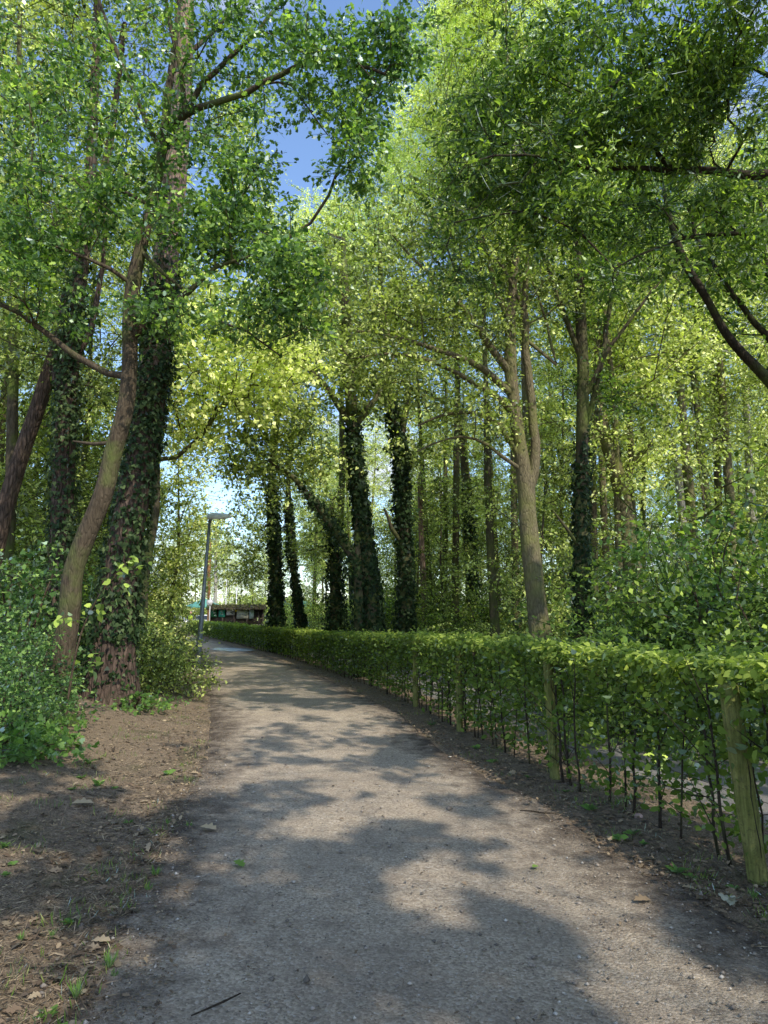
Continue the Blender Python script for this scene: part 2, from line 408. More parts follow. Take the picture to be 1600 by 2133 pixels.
# ================================================================== GROUND LAYOUT
hedge_px = [(1590, 1830), (1165, 1622), (965, 1522), (868, 1470), (700, 1402), (600, 1369), (500, 1343), (440, 1329), (395, 1319)]
hp = [G(*p)[:2] for p in hedge_px]
d0 = hp[0]-hp[1]; d0 /= np.linalg.norm(d0)
hp = [hp[0]+d0*9+np.array([.6, 0]), hp[0]+d0*4.0+np.array([.1, 0])]+hp
hp = np.array(hp)
left_px = [(120, 2250), (225, 1960), (315, 1760), (400, 1620), (430, 1500), (432, 1440), (418, 1395), (385, 1352), (352, 1327), (330, 1314)]
lp = np.array([np.array([-.7, -8]), np.array([-.75, 0])]+[G(*p)[:2] for p in left_px])
def dense(P_, step=.12):
    L = np.r_[0, np.cumsum(np.linalg.norm(np.diff(P_, axis=0), axis=1))]
    n = int(L[-1]/step)+1; t = np.linspace(0, L[-1], n)
    Q = np.stack([np.interp(t, L, P_[:, i]) for i in range(2)], 1)
    for _ in range(60): Q[1:-1] = .5*Q[1:-1]+.25*(Q[:-2]+Q[2:])
    return Q
HL = dense(hp, .2); LL = dense(lp, .2)
def xat(line, y):
    o = np.argsort(line[:, 1]); return np.interp(y, line[o, 1], line[o, 0])
def offset_line(L, d):
    T_ = np.gradient(L, axis=0); T_ /= np.linalg.norm(T_, axis=1)[:, None]
    return L+np.stack([T_[:, 1], -T_[:, 0]], 1)*d     # positive = to the right walking forwards
HLs = HL
RL = offset_line(HLs, -.55)      # right edge of gravel
CL1 = offset_line(HLs, .75); CL2 = offset_line(HLs, 2.6)

def height(x, y):
    x = np.asarray(x, float); y = np.asarray(y, float)
    yy = np.clip(y, -8, 60); lx = xat(LL, yy); rx = xat(RL, yy); c1 = xat(CL1, yy); c2 = xat(CL2, yy)
    d = lx-x
    z = .42*sstep(.2, 3.2, d)*sstep(3, 9, y)*(1-.0*y)+.10*sstep(.1, 1.5, d)
    z = z+.05*fbm(x*.5, y*.5, 1, 3)*sstep(-.1, .8, np.maximum(d, x-rx))+.018*fbm(x*3, y*3, 9, 3)*sstep(0, .5, np.maximum(d, x-rx))
    inside = np.minimum(sstep(-.02, .22, x-lx), sstep(-.02, .22, rx-x))
    in2 = np.minimum(sstep(-.02, .15, x-c1), sstep(-.02, .15, c2-x))
    on = (y < 62)
    z = z-.05*inside*on-.04*in2*on
    return z
def gh(x, y): return float(height(np.array([x]), np.array([y]))[0])

# soil / leaf-mould ground
def ground_mat():
    m, nt, out = newmat('forest_soil')
    tc = N(nt, 'ShaderNodeTexCoord'); v = tc.outputs['Object']
    n1 = noise(nt, v, .9, 5); n2 = noise(nt, v, 14, 6, .75); n3 = noise(nt, v, 90, 4, .8)
    soil = ramp(nt, n2, [(.28, (.05, .04, .032)), (.5, (.25, .19, .135)), (.75, (.55, .43, .31))])
    straw = ramp(nt, n3, [(.3, (.08, .06, .044)), (.7, (.46, .35, .23))])
    c = mixc(nt, ramp(nt, n1, [(.38, (0, 0, 0)), (.62, (1, 1, 1))]), soil, straw)
    n4 = noise(nt, v, 1.7, 4); c = mixc(nt, ramp(nt, n4, [(.56, (0, 0, 0)), (.68, (.55, .55, .55))]), c, (.07, .085, .025))
    c = mixc(nt, ramp(nt, n3, [(.35, (.7, .7, .7)), (.6, (0, 0, 0))]), c, (.03, .022, .018))
    b = N(nt, 'ShaderNodeBsdfPrincipled', Roughness=.95); b.inputs['Specular IOR Level'].default_value = .15
    nt.links.new(c, b.inputs['Base Color'])
    bm = N(nt, 'ShaderNodeBump', Strength=.9, Distance=.02); nt.links.new(mathn(nt, 'ADD', n2, mathn(nt, 'MULTIPLY', n3, .6)), bm.inputs['Height']); nt.links.new(bm.outputs[0], b.inputs['Normal'])
    nt.links.new(b.outputs[0], out.inputs[0]); return m
def warp(n, lo, hi, c, k):
    t = np.linspace(-1, 1, n); s = np.sign(t)*(np.exp(np.abs(t)*k)-1)/(math.exp(k)-1)
    return np.where(s < 0, c+s*(c-lo), c+s*(hi-c))
gx = warp(420, -900, 900, 0, 8.2); gy = warp(520, -900, 1400, 5, 7.6)
X, Y_ = np.meshgrid(gx, gy); Z = height(X, Y_)
V = np.stack([X, Y_, Z], -1).reshape(-1, 3); nx, ny = len(gx), len(gy)
i, j = np.meshgrid(np.arange(nx-1), np.arange(ny-1)); a = (j*nx+i).ravel()
tag(mesh_np('ground', V, np.stack([a, a+1, a+1+nx, a+nx], 1), np.full(len(a), 4), ground_mat(), smooth=True), kind='structure')

def gravel_mat():
    m, nt, out = newmat('fine_gravel')
    tc = N(nt, 'ShaderNodeTexCoord'); v = tc.outputs['Object']
    n1 = noise(nt, v, .55, 4); n2 = noise(nt, v, 52, 7, .9); n3 = noise(nt, v, 5, 5, .7)
    vo = N(nt, 'ShaderNodeTexVoronoi'); vo.inputs['Scale'].default_value = 80; nt.links.new(v, vo.inputs['Vector'])
    sep = N(nt, 'ShaderNodeSeparateColor'); nt.links.new(vo.outputs['Color'], sep.inputs[0])
    c = ramp(nt, n2, [(.34, (.11, .092, .072)), (.5, (.56, .45, .33)), (.68, (.92, .76, .56))])
    c = mixc(nt, .55, c, ramp(nt, sep.outputs[0], [(.0, (.13, .105, .085)), (.55, (.42, .355, .275)), (.93, (.62, .53, .42)), (1, (.7, .65, .58))]))
    c = mixc(nt, ramp(nt, n1, [(.35, (0, 0, 0)), (.7, (.25, .25, .25))]), c, (.26, .19, .14))
    c = mixc(nt, ramp(nt, n3, [(.5, (0, 0, 0)), (.75, (.4, .4, .4))]), c, (.12, .09, .07))
    n7 = noise(nt, v, 1.7, 5, .65); c = mixc(nt, ramp(nt, n7, [(.42, (.3, .3, .3)), (.56, (0, 0, 0))]), c, (.24, .20, .16))
    e = N(nt, 'ShaderNodeAttribute'); e.attribute_name = 'edge'
    ef = mathn(nt, 'ADD', e.outputs['Fac'], mathn(nt, 'MULTIPLY', mathn(nt, 'SUBTRACT', n3, .5), 1.3))
    c = mixc(nt, ramp(nt, ef, [(.25, (0, 0, 0)), (.85, (.92, .92, .92))]), c, ramp(nt, n2, [(.3, (.025, .02, .018)), (.7, (.115, .085, .065))]))
    b = N(nt, 'ShaderNodeBsdfPrincipled', Roughness=.92); b.inputs['Specular IOR Level'].default_value = .2
    nt.links.new(c, b.inputs['Base Color'])
    bm = N(nt, 'ShaderNodeBump', Strength=1.0, Distance=.012)
    nt.links.new(mathn(nt, 'ADD', n2, mathn(nt, 'MULTIPLY', vo.outputs['Distance'], -.8)), bm.inputs['Height']); nt.links.new(bm.outputs[0], b.inputs['Normal'])
    nt.links.new(b.outputs[0], out.inputs[0]); return m
def strip(name, A, B, mat, zoff, nt_=40, ov=.35, y0=-8, y1=58):
    ys = np.r_[np.arange(y0, 16, .12), np.arange(16, 30, .3), np.arange(30, y1, .6)]
    ax = xat(A, ys)-ov; bx = xat(B, ys)+ov
    t = np.linspace(0, 1, nt_); X = ax[:, None]*(1-t)+bx[:, None]*t; Yg = np.repeat(ys[:, None], nt_, 1)
    w = (bx-ax)[:, None]; dl = t*w; dr = (1-t)*w; dm = np.minimum(dl, dr)
    wob = .28*fbm(X*.9, Yg*.7, 21, 4)
    Zg = zoff+.02*fbm(X*.8, Yg*.5, 30, 3)+.005*fbm(X*8, Yg*8, 31, 2)-.16*sstep(ov*1.15, 0, dm+wob)
    Zg = Zg+.10*sstep(.5, 1.2, dm*0)  # flat
    edge = sstep(1.5, .15, dm+wob*1.3)*.85
    V = np.stack([X, Yg, Zg], -1).reshape(-1, 3); n0, n1 = len(ys), nt_
    j, i = np.meshgrid(np.arange(n0-1), np.arange(n1-1), indexing='ij'); a = (j*n1+i).ravel()
    return mesh_np(name, V, np.stack([a, a+1, a+1+n1, a+n1], 1), np.full(len(a), 4), mat, smooth=True, attr={'edge': edge.ravel()})
tag(strip('path', LL, RL, gravel_mat(), 0.0, 56, .4), kind='structure')
def asphalt_mat():
    m, nt, out = newmat('old_asphalt')
    tc = N(nt, 'ShaderNodeTexCoord'); v = tc.outputs['Object']; n1 = noise(nt, v, 1.2, 4); n2 = noise(nt, v, 80, 4, .8)
    c = ramp(nt, n2, [(.3, (.09, .085, .08)), (.7, (.30, .28, .26))]); c = mixc(nt, ramp(nt, n1, [(.45, (0, 0, 0)), (.7, (.5, .5, .5))]), c, (.12, .10, .075))
    b = N(nt, 'ShaderNodeBsdfPrincipled', Roughness=.85); nt.links.new(c, b.inputs['Base Color'])
    bm = N(nt, 'ShaderNodeBump', Strength=.5, Distance=.005); nt.links.new(n2, bm.inputs['Height']); nt.links.new(bm.outputs[0], b.inputs['Normal'])
    nt.links.new(b.outputs[0], out.inputs[0]); return m
tag(strip('cycle_path', CL1, CL2, asphalt_mat(), .012, 20, .18), kind='structure')

# far open yard where the cars stand
m_yard = plain('sandy_paving', (.42, .36, .29), .9, scale=3)
yv = [(-60, 58.5), (9, 56), (12, 100), (-80, 100)]
mb = MB(); mb.add([(x, y, .05+.0*x) for x, y in yv], [[0, 1, 2, 3]]); tag(mb.build('yard', m_yard), kind='structure')

# puddle on the far bend
c = G(485, 1354); pm, nt, out = newmat('sky_tinted_water')
b = N(nt, 'ShaderNodeBsdfPrincipled', Roughness=.2); b.inputs['Base Color'].default_value = (.42, .47, .55, 1)  # pale blue-grey base stands in for the sky's reflection
nt.links.new(b.outputs[0], out.inputs[0])
th = np.linspace(0, 2*math.pi, 40, endpoint=False); rr = 1+.35*fbm(np.cos(th)*1.5+3, np.sin(th)*1.5, 44, 3)
V = np.stack([c[0]+.95*rr*np.cos(th)-.4*1.4*rr*np.sin(th), c[1]+1.5*rr*np.sin(th), np.full(40, .024)], 1)
tag(mesh_np('puddle', V, np.arange(40), [40], pm), kind='structure')

# ================================================================== HEDGE
hroot = empty('clipped_hedge', (0, 0, 0), 'long clipped beech hedge with bare lower stems along the gravel path', 'hedge')
parts = []
seg = np.linalg.norm(np.diff(HLs, axis=0), axis=1); SL = np.r_[0, np.cumsum(seg)]
def hedge_at(s): return np.stack([np.interp(s, SL, HLs[:, 0]), np.interp(s, SL, HLs[:, 1])], 1)
Tg = np.gradient(HLs, axis=0); Tg /= np.linalg.norm(Tg, axis=1)[:, None]
def hedge_nrm(s):
    t = np.stack([np.interp(s, SL, Tg[:, 0]), np.interp(s, SL, Tg[:, 1])], 1); return np.stack([t[:, 1], -t[:, 0]], 1)
s_near0 = SL[np.argmin(np.abs(HLs[:, 1]+1))]; tot = SL[-1]
def hedge_leaves(s0, s1, dens, size, T):
    n = int((s1-s0)*dens); s = rng.uniform(s0, s1, n)
    q = rng.uniform(size=n)
    top = q < .43
    z = np.where(top, 1.27-np.abs(rng.normal(size=n))*.085, rng.uniform(.12, 1.2, n)**1.0)
    z = np.where(~top & (rng.uniform(size=n) < .35), 1.25*rng.uniform(.55, 1, n), z)
    lump = fbm(s*1.9, z*2.6, 60, 3)
    keep = top | (lump > -.36+.12*(.8-z)) 
    w = np.where(top, .27*rng.uniform(-1, 1, n), rng.normal(size=n)*.12*(1+.5*z))
    z = z+np.where(top, .11*fbm(s*2.1, w*2.5, 61, 4)+np.where(rng.uniform(size=n) < .09, rng.exponential(.04, n), 0), 0)
    cpt = hedge_at(s); nn = hedge_nrm(s)
    z = z*(1-.19*sstep(7, 22, cpt[:, 1]))
    pos = np.column_stack([cpt+nn*(w+.09)[:, None], z+.0])
    x = rng.normal(size=(n, 3)); x[:, 2] = x[:, 2]*.5-.35
    nr = np.where(top[:, None], rnd_dirs(n, 2.2), rnd_dirs(n, .6)+np.column_stack([nn*np.sign(w)[:, None]*.6, np.zeros(n)]))
    tint = np.clip(.25+rng.beta(2, 3, n)*.6+np.where(top, .14, -.12)+.2*lump, 0, 1)  # top leaves tinted lighter, lower ones darker, as light falls on a hedge
    k = keep; return leaves(T, pos[k], x[k], nr[k], size*rng.uniform(.5, 1.25, k.sum()), tint[k])
sA = s_near0
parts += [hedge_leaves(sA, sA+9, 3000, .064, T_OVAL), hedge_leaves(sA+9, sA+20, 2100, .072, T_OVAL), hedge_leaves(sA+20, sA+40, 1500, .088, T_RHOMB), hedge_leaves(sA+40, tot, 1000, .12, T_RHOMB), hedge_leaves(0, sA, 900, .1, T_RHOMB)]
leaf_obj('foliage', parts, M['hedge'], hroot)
def stem_mb(mb, p, nn, h=1.2, r=.013):
    z = np.linspace(0, h, 7); lean = rng.normal(size=2)*.05; wig = rng.normal(size=(7, 2))*.011; wig[0] = 0
    pts = np.column_stack([p[0]+lean[0]*z+wig[:, 0], p[1]+lean[1]*z+wig[:, 1], z-.03+gh(*p)])
    mb.tube(pts, np.linspace(r, r*.45, 7), 6)
    for _ in range(5):
        i = rng.integers(1, 6); a = pts[i]; d = rng.normal(size=3)*.14; d[2] = abs(d[2])+.06
        mb.tube([a, a+d*.5+rng.normal(size=3)*.02, a+d*1.3], [r*.4, r*.3, r*.15], 4, False)
ns = 100; s = sA+np.cumsum(rng.uniform(.08, .46, ns))
for k in range(ns):
    mb = MB(); p = hedge_at(s[k:k+1])[0]+rng.normal(size=2)*.02; stem_mb(mb, p, None, h=1.2-.22*float(sstep(7, 22, p[1])), r=rng.uniform(.007, .014)); mb.build('stem', M['stem'], hroot, True)
mb = MB(); 
for q in np.arange(s[-1]+.3, tot-1, .4): stem_mb(mb, hedge_at(np.array([q]))[0], None, .95, r=.017)
o = mb.build('stem', M['stem'], hroot, True); o['kind'] = 'stuff'

# posts of the hedge
pm_, nt, out = newmat('mossy_post_wood')
tc = N(nt, 'ShaderNodeTexCoord'); mp = N(nt, 'ShaderNodeMapping'); mp.inputs['Scale'].default_value = (1, 1, .08); nt.links.new(tc.outputs['Object'], mp.inputs[0])
n1 = noise(nt, mp.outputs[0], 60, 5, .7); n2 = noise(nt, tc.outputs['Object'], 4, 4)
c = ramp(nt, n1, [(.3, (.07, .07, .025)), (.45, (.22, .21, .07)), (.6, (.33, .32, .10)), (.8, (.44, .41, .17))])
c = mixc(nt, ramp(nt, n2, [(.35, (0, 0, 0)), (.65, (.75, .75, .75))]), c, (.13, .155, .03))
n5 = noise(nt, tc.outputs['Object'], 34, 5, .8); c = mixc(nt, ramp(nt, n5, [(.52, (0, 0, 0)), (.68, (.7, .7, .7))]), c, (.06, .055, .03))
b = N(nt, 'ShaderNodeBsdfPrincipled', Roughness=.9); nt.links.new(c, b.inputs['Base Color']); b.inputs['Specular IOR Level'].default_value = .2
bm = N(nt, 'ShaderNodeBump', Strength=1.0, Distance=.015); nt.links.new(mathn(nt, 'ADD', n1, n5), bm.inputs['Height']); nt.links.new(bm.outputs[0], b.inputs['Normal']); nt.links.new(b.outputs[0], out.inputs[0])
m_crack = plain('dark_crack', (.02, .017, .01), .9)
post_px = [(1592, 1832), (1163, 1622), (962, 1522), (869, 1472)]
plabels = ['nearest mossy round post in the hedge at the right edge, with a long crack', 'mossy round post in the hedge, second from the right edge of the photo',
           'third mossy post along the hedge, half covered by leaves', 'fourth post along the hedge, pale green above the path bend',
           'fifth post along the hedge, mostly swallowed by leaves', 'sixth post along the hedge, small and far along the path', 'seventh post along the hedge, farthest one visible']
prev = None
for k, (px, py) in enumerate(post_px):
    g = G(px, py); g[2] = gh(g[0], g[1])-.1; nn = hedge_nrm(np.array([SL[np.argmin(np.abs(HLs[:, 1]-g[1]))]]))[0]; g[:2] -= nn*.03
    r = .058 if k == 0 else .046
    mb = MB(); top = (1.13 if k == 0 else 1.1)-.17*float(sstep(7, 22, g[1]))
    lx = -.09 if k < 1 else -.03 if k == 1 else rng.normal()*.03
    zz = np.linspace(0, top+.1, 12); pts = np.column_stack([lx*zz/1.2, .02*zz, zz])
    mb.tube(np.vstack([pts, pts[-1:]+[0, 0, .012]]), np.r_[r*(1+.03*rng.normal(size=12)), r*.86], 18)
    t = empty('hedge_post', tuple(g), plabels[k], 'post', 'posts that hold the hedge'); mb.build('post_shaft', pm_, t, True)
    if k < 2:
        cr = MB(); zc = np.linspace(.25, .85, 8)
        for side_ in (0,):
            P_ = np.column_stack([lx*zc/1.2+.012+.006*rng.normal(size=8), .02*zc-r*.985, zc])
            cr.tube(P_, [.0012, .003, .0045, .004, .005, .004, .003, .001], 5)
        cr.build('crack', m_crack, t)
# wires between posts
mw = plain('rusty_wire', (.09, .06, .045), .6, .5)
pp = np.array([G(*p) for p in post_px])
for h_, lab in ((.42, 'lower thin rusty wire strung between the hedge posts'), (.82, 'upper thin rusty wire strung between the hedge posts')):
    mb = MB(); q = np.vstack([pp[0]+(pp[0]-pp[1])*.8, pp]); q = q.copy(); q[:, 2] = h_
    mb.tube(q+np.array([.075, .02, 0]), .0022, 5); tag(mb.build('wire', mw), lab, 'wire', 'wires along the hedge')

# ================================================================== LEFT TREES
def tp(px, py, Y, r): return (at(px, py, Y), r)
def ground_at(px, Y):
    x = (px-800)/F*Y; return np.array([x, Y, gh(x, Y)])
def gbase(px, Y, r):
    """base on the ground beneath photo column px at depth Y"""
    d = ray(px, 1350); x = d[0]/d[1]*Y; return (np.array([x, Y, gh(x, Y)-.12]), r)

# L1: big pine wrapped in ivy
Yp = 10.8
tr1 = [(lambda g: (np.array([g[0], g[1], gh(g[0], g[1])-.15]), .40))(at(232, 1430, Yp)), tp(236, 1340, Yp, .315), tp(250, 1200, Yp, .275), tp(278, 1040, Yp, .25), tp(303, 900, Yp, .235), tp(325, 740, Yp+.05, .22), tp(342, 580, Yp+.1, .20), tp(362, 400, Yp+.2, .20), tp(380, 200, Yp+.3, .165), tp(388, 20, Yp+.4, .14), tp(390, -200, Yp+.5, .10), tp(392, -420, Yp+.6, .06)]
root, sk, tpn, trn = tree('pine_tree', 'thick reddish-brown pine trunk wrapped in dark ivy, standing at the left edge of the path', tr1,
    [([at(385, 120, Yp+.3), at(450, 60, Yp+.6), at(540, -30, Yp+1)], .04, .02)],
    [pb(380, -380, Yp+.5, 330, 160, 2.4, 110), pb(200, -120, Yp+1.5, 180, 90, 1.5, 30)], 'pine', 'oak', T_RHOMB, .09, 60, .4, .3)
ivy_on(tpn, trn, 9500, root, .085, .06, .06, .47, tb=.26)
ivy_on(tpn, trn, 1300, root, .075, .04, .01, .14, tb=.05)
# pale upper stem sheath: flaky pinkish bark plates on the upper trunk
P_, r_ = resample(tpn, trn, .3); up = [(p, r+.006) for p, r in zip(P_, r_) if p[2] > 5.3]
mb = MB(); mb.tube([p for p, r in up], [r for p, r in up], 18, False); mb.build('upper_bark', M['pine_top'], root, True)

# L2: curved smooth oak in front
Yo = 9.4
b2 = at(120, 1455, Yo); b2[2] = gh(b2[0], b2[1])-.1
tr2 = [(b2, .19), tp(128, 1380, Yo, .165), tp(146, 1280, Yo, .155), tp(152, 1190, Yo, .155), tp(182, 1110, Yo, .15), tp(218, 1030, Yo, .145), tp(236, 940, Yo, .135), tp(262, 850, Yo, .13), tp(270, 760, Yo, .12), tp(270, 650, Yo, .115), tp(282, 560, Yo, .105), tp(302, 480, Yo, .09), tp(328, 380, Yo, .08), tp(340, 300, Yo, .075), tp(352, 180, Yo, .06), tp(368, 60, Yo+.1, .045), tp(380, -80, Yo+.2, .035), tp(390, -240, Yo+.2, .02)]
def A3(Y, *pts): return [at(x, y, Y+dz) for x, y, dz in pts]
limbs2 = [
    (A3(Yo, (262, 790, 0), (225, 778, .05), (160, 745, .1), (100, 690, .2), (50, 660, .1), (-40, 610, 0), (-140, 570, 0)), .05, .025),
    (A3(Yo, (275, 700, 0), (330, 650, -.1), (375, 632, -.2), (400, 612, -.2), (425, 560, -.3), (480, 540, -.4), (560, 530, -.6)), .055, .015),
    (A3(Yo, (340, 648, 0), (400, 655, -.1), (455, 662, -.2), (520, 690, -.3), (580, 740, -.4)), .025, .01),
    (A3(Yo, (300, 520, 0), (330, 560, -.2), (380, 600, -.2)), .03, .02),
    (A3(Yo, (340, 320, 0), (360, 262, -.1), (395, 222, -.3), (450, 212, -.5), (520, 196, -.7), (590, 145, -.9), (650, 118, -1.1), (745, 132, -1.3), (800, 150, -1.4)), .055, .02),
    (A3(Yo, (395, 225, -.3), (420, 175, -.3), (470, 125, -.3), (530, 72, -.4), (575, 30, -.4), (610, -60, -.4)), .04, .02),
    (A3(Yo, (395, 222, -.3), (378, 150, -.4), (362, 80, -.5), (345, 20, -.5), (338, -80, -.5)), .035, .02),
    (A3(Yo, (520, 196, -.7), (545, 175, -.7), (600, 150, -.8), (640, 230, -1), (690, 290, -1.1)), .018, .008),
    (A3(Yo, (275, 600, 0), (230, 560, -.2), (160, 530, -.3), (80, 500, -.4)), .03, .012),
    (A3(Yo, (320, 430, 0), (260, 400, -.2), (180, 380, -.3), (60, 350, -.3)), .03, .012),
    (A3(Yo, (335, 330, 0), (240, 100, 0), (215, 40, 0), (200, -60, 0)), .035, .02),
    (A3(Yo, (236, 930, 0), (195, 925, .1), (150, 920, .2)), .028, .012)]
bl2 = [pb(120, 430, Yo-.3, 190, 100, 1.1, 70), pb(420, 470, Yo-.4, 170, 90, 1.0, 70), pb(590, 560, Yo-.8, 110, 70, .8, 34),
       pb(130, 180, Yo, 210, 150, 1.4, 70), pb(330, 300, Yo-.2, 130, 90, 1, 40), pb(480, 100, Yo-.4, 190, 110, 1.2, 60), pb(690, 150, Yo-1.1, 150, 95, .9, 60),
       pb(840, 90, Yo-1.3, 60, 70, .6, 28), pb(750, 240, Yo-1.2, 60, 55, .6, 20), pb(760, 340, Yo-1.2, 60, 45, .5, 16), pb(40, 600, Yo-.4, 110, 60, .9, 26), pb(60, 520, Yo-.2, 110, 60, .9, 24),
       pb(500, 370, Yo-.6, 90, 80, .8, 30), pb(330, 650, Yo-.5, 120, 35, .8, 16), pb(520, 660, Yo-.6, 130, 45, .8, 22), pb(300, -180, Yo, 420, 140, 2.2, 110),
       pb(620, 640, Yo-.8, 60, 70, .6, 16), pb(560, 0, Yo-.9, 60, 50, .9, 12)]
tree('oak_tree', 'slim oak with an S-curved mossy trunk leaning across the ivy-covered pine on the left', [(p, q*.9) for p, q in tr2], limbs2, bl2, 'oakbark', 'oak', T_OAK, .088, 68, .25, .25, step=.14, maxr=.045, seg=.3, clump=.3, tip=.0055)
# ivy patch low on the oak
# L3: ivy-clad trunk behind
Y3 = 12.5
g3 = at(118, 1380, Y3); g3[2] = gh(g3[0], g3[1])-.1
tr3 = [(g3, .24), tp(122, 1260, Y3, .21), tp(130, 1100, Y3, .20), tp(132, 950, Y3, .19), tp(140, 820, Y3, .18), tp(148, 700, Y3, .16), tp(170, 560, Y3, .14), tp(190, 350, Y3, .11), tp(200, 100, Y3, .08), tp(205, -150, Y3, .04)]
root, sk, tpn, trn = tree('ivy_covered_tree', 'ivy-clad tree with orange bark patches, behind the curved oak on the left', tr3,
    [(A3(Y3, (135, 880, 0), (115, 800, 0), (120, 700, .2), (135, 600, .3)), .06, .04), (A3(Y3, (150, 760, 0), (190, 690, 0), (215, 560, 0), (225, 400, 0)), .06, .03)],
    [pb(100, 300, Y3, 260, 200, 2, 52), pb(240, 520, Y3+.5, 180, 130, 1.6, 44), pb(40, 700, Y3+.4, 130, 90, 1.4, 30), pb(200, 0, Y3, 260, 160, 2, 36), pb(260, 800, Y3+1, 100, 80, 1.2, 30)], 'orange' if False else 'pine', 'mid', T_RHOMB, .115, 55, .42, .3)
ivy_on(tpn, trn, 6500, root, .09, .09, .06, .55, tb=.3)
# L4: leaning trunk at the far left
Y4 = 13.5
g4 = at(-60, 1400, Y4); g4[2] = gh(g4[0], g4[1])-.1
tree('leaning_pine', 'bare reddish pine trunk leaning right, cut by the left edge of the photo', [(g4, .2), tp(-20, 1190, Y4, .18), tp(10, 1060, Y4, .165), tp(45, 940, Y4, .155), tp(85, 830, Y4, .15), tp(130, 690, Y4, .13), tp(180, 500, Y4, .11), tp(230, 300, Y4, .08), tp(260, 50, Y4, .05)],
     [], [pb(250, 60, Y4, 200, 150, 2, 34), pb(60, 60, Y4+1, 200, 160, 2, 30)], 'pine', 'mid', T_RHOMB, .11, 50, .4, .3)

# ================================================================== RIGHT / CENTRE TREES
Y1 = 12.0
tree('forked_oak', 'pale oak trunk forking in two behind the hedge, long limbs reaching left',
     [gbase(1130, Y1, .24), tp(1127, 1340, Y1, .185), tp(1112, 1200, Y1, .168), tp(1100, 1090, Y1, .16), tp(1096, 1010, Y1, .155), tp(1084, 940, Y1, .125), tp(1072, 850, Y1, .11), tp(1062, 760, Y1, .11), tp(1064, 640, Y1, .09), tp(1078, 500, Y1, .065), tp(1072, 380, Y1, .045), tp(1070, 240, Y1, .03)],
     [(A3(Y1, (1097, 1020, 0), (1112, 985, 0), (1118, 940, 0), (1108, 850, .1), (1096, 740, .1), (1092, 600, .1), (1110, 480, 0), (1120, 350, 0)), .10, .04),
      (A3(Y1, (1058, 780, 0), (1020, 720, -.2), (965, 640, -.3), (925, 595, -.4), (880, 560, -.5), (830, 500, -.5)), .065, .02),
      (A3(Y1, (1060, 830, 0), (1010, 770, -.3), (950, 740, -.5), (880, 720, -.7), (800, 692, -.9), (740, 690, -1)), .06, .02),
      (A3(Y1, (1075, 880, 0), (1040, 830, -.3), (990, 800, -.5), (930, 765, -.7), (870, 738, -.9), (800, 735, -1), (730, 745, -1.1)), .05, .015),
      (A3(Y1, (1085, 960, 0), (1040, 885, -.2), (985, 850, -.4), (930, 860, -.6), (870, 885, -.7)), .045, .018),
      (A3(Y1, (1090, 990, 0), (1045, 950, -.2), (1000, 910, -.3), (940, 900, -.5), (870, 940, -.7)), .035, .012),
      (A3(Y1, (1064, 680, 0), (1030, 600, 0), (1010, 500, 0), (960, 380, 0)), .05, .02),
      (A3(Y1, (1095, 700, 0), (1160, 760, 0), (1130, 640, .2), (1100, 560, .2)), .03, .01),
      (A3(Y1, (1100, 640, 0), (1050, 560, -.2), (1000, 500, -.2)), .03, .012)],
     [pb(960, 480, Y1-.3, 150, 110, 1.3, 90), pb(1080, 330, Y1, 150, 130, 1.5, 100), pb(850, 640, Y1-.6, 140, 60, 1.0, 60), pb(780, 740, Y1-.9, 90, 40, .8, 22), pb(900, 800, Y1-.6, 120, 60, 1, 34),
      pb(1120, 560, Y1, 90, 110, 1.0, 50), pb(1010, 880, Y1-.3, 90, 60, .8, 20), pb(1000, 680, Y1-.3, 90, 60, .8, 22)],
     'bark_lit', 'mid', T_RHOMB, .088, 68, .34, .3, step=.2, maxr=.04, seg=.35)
Y2 = 12.6
tree('ivy_stemmed_tree', 'dark straight tree with ivy-wrapped lower trunk, right of the pale forked oak',
     [gbase(1222, Y2, .2), tp(1218, 1340, Y2, .14), tp(1212, 1200, Y2, .125), tp(1210, 1050, Y2, .12), tp(1213, 900, Y2, .115), tp(1215, 780, Y2, .105), tp(1208, 600, Y2, .10), tp(1196, 420, Y2, .075), tp(1190, 300, Y2, .06), tp(1185, 150, Y2, .04)],
     [(A3(Y2, (1214, 900, 0), (1238, 830, 0), (1262, 690, 0), (1290, 540, .1), (1320, 430, .1), (1340, 330, .1)), .055, .02),
      (A3(Y2, (1212, 760, 0), (1170, 640, 0), (1130, 530, 0), (1105, 470, 0), (1080, 400, 0)), .05, .02),
      (A3(Y2, (1210, 1150, 0), (1180, 1100, -.2), (1150, 1060, -.3)), .03, .01),
      (A3(Y2, (1212, 830, 0), (1260, 740, -.2), (1330, 640, -.3), (1400, 560, -.4)), .04, .015)],
     [pb(1210, 330, Y2, 160, 150, 1.5, 110), pb(1330, 480, Y2, 120, 120, 1.2, 70), pb(1240, 600, Y2, 110, 90, 1.1, 50), pb(1130, 430, Y2-.3, 100, 100, 1, 40), pb(1260, 800, Y2+.3, 80, 70, .8, 20)],
     'bark', 'cherry', T_RHOMB, .088, 68, .34, .3, ivy=(4200, .085, .06, .02, .42), step=.2, maxr=.04, seg=.35)

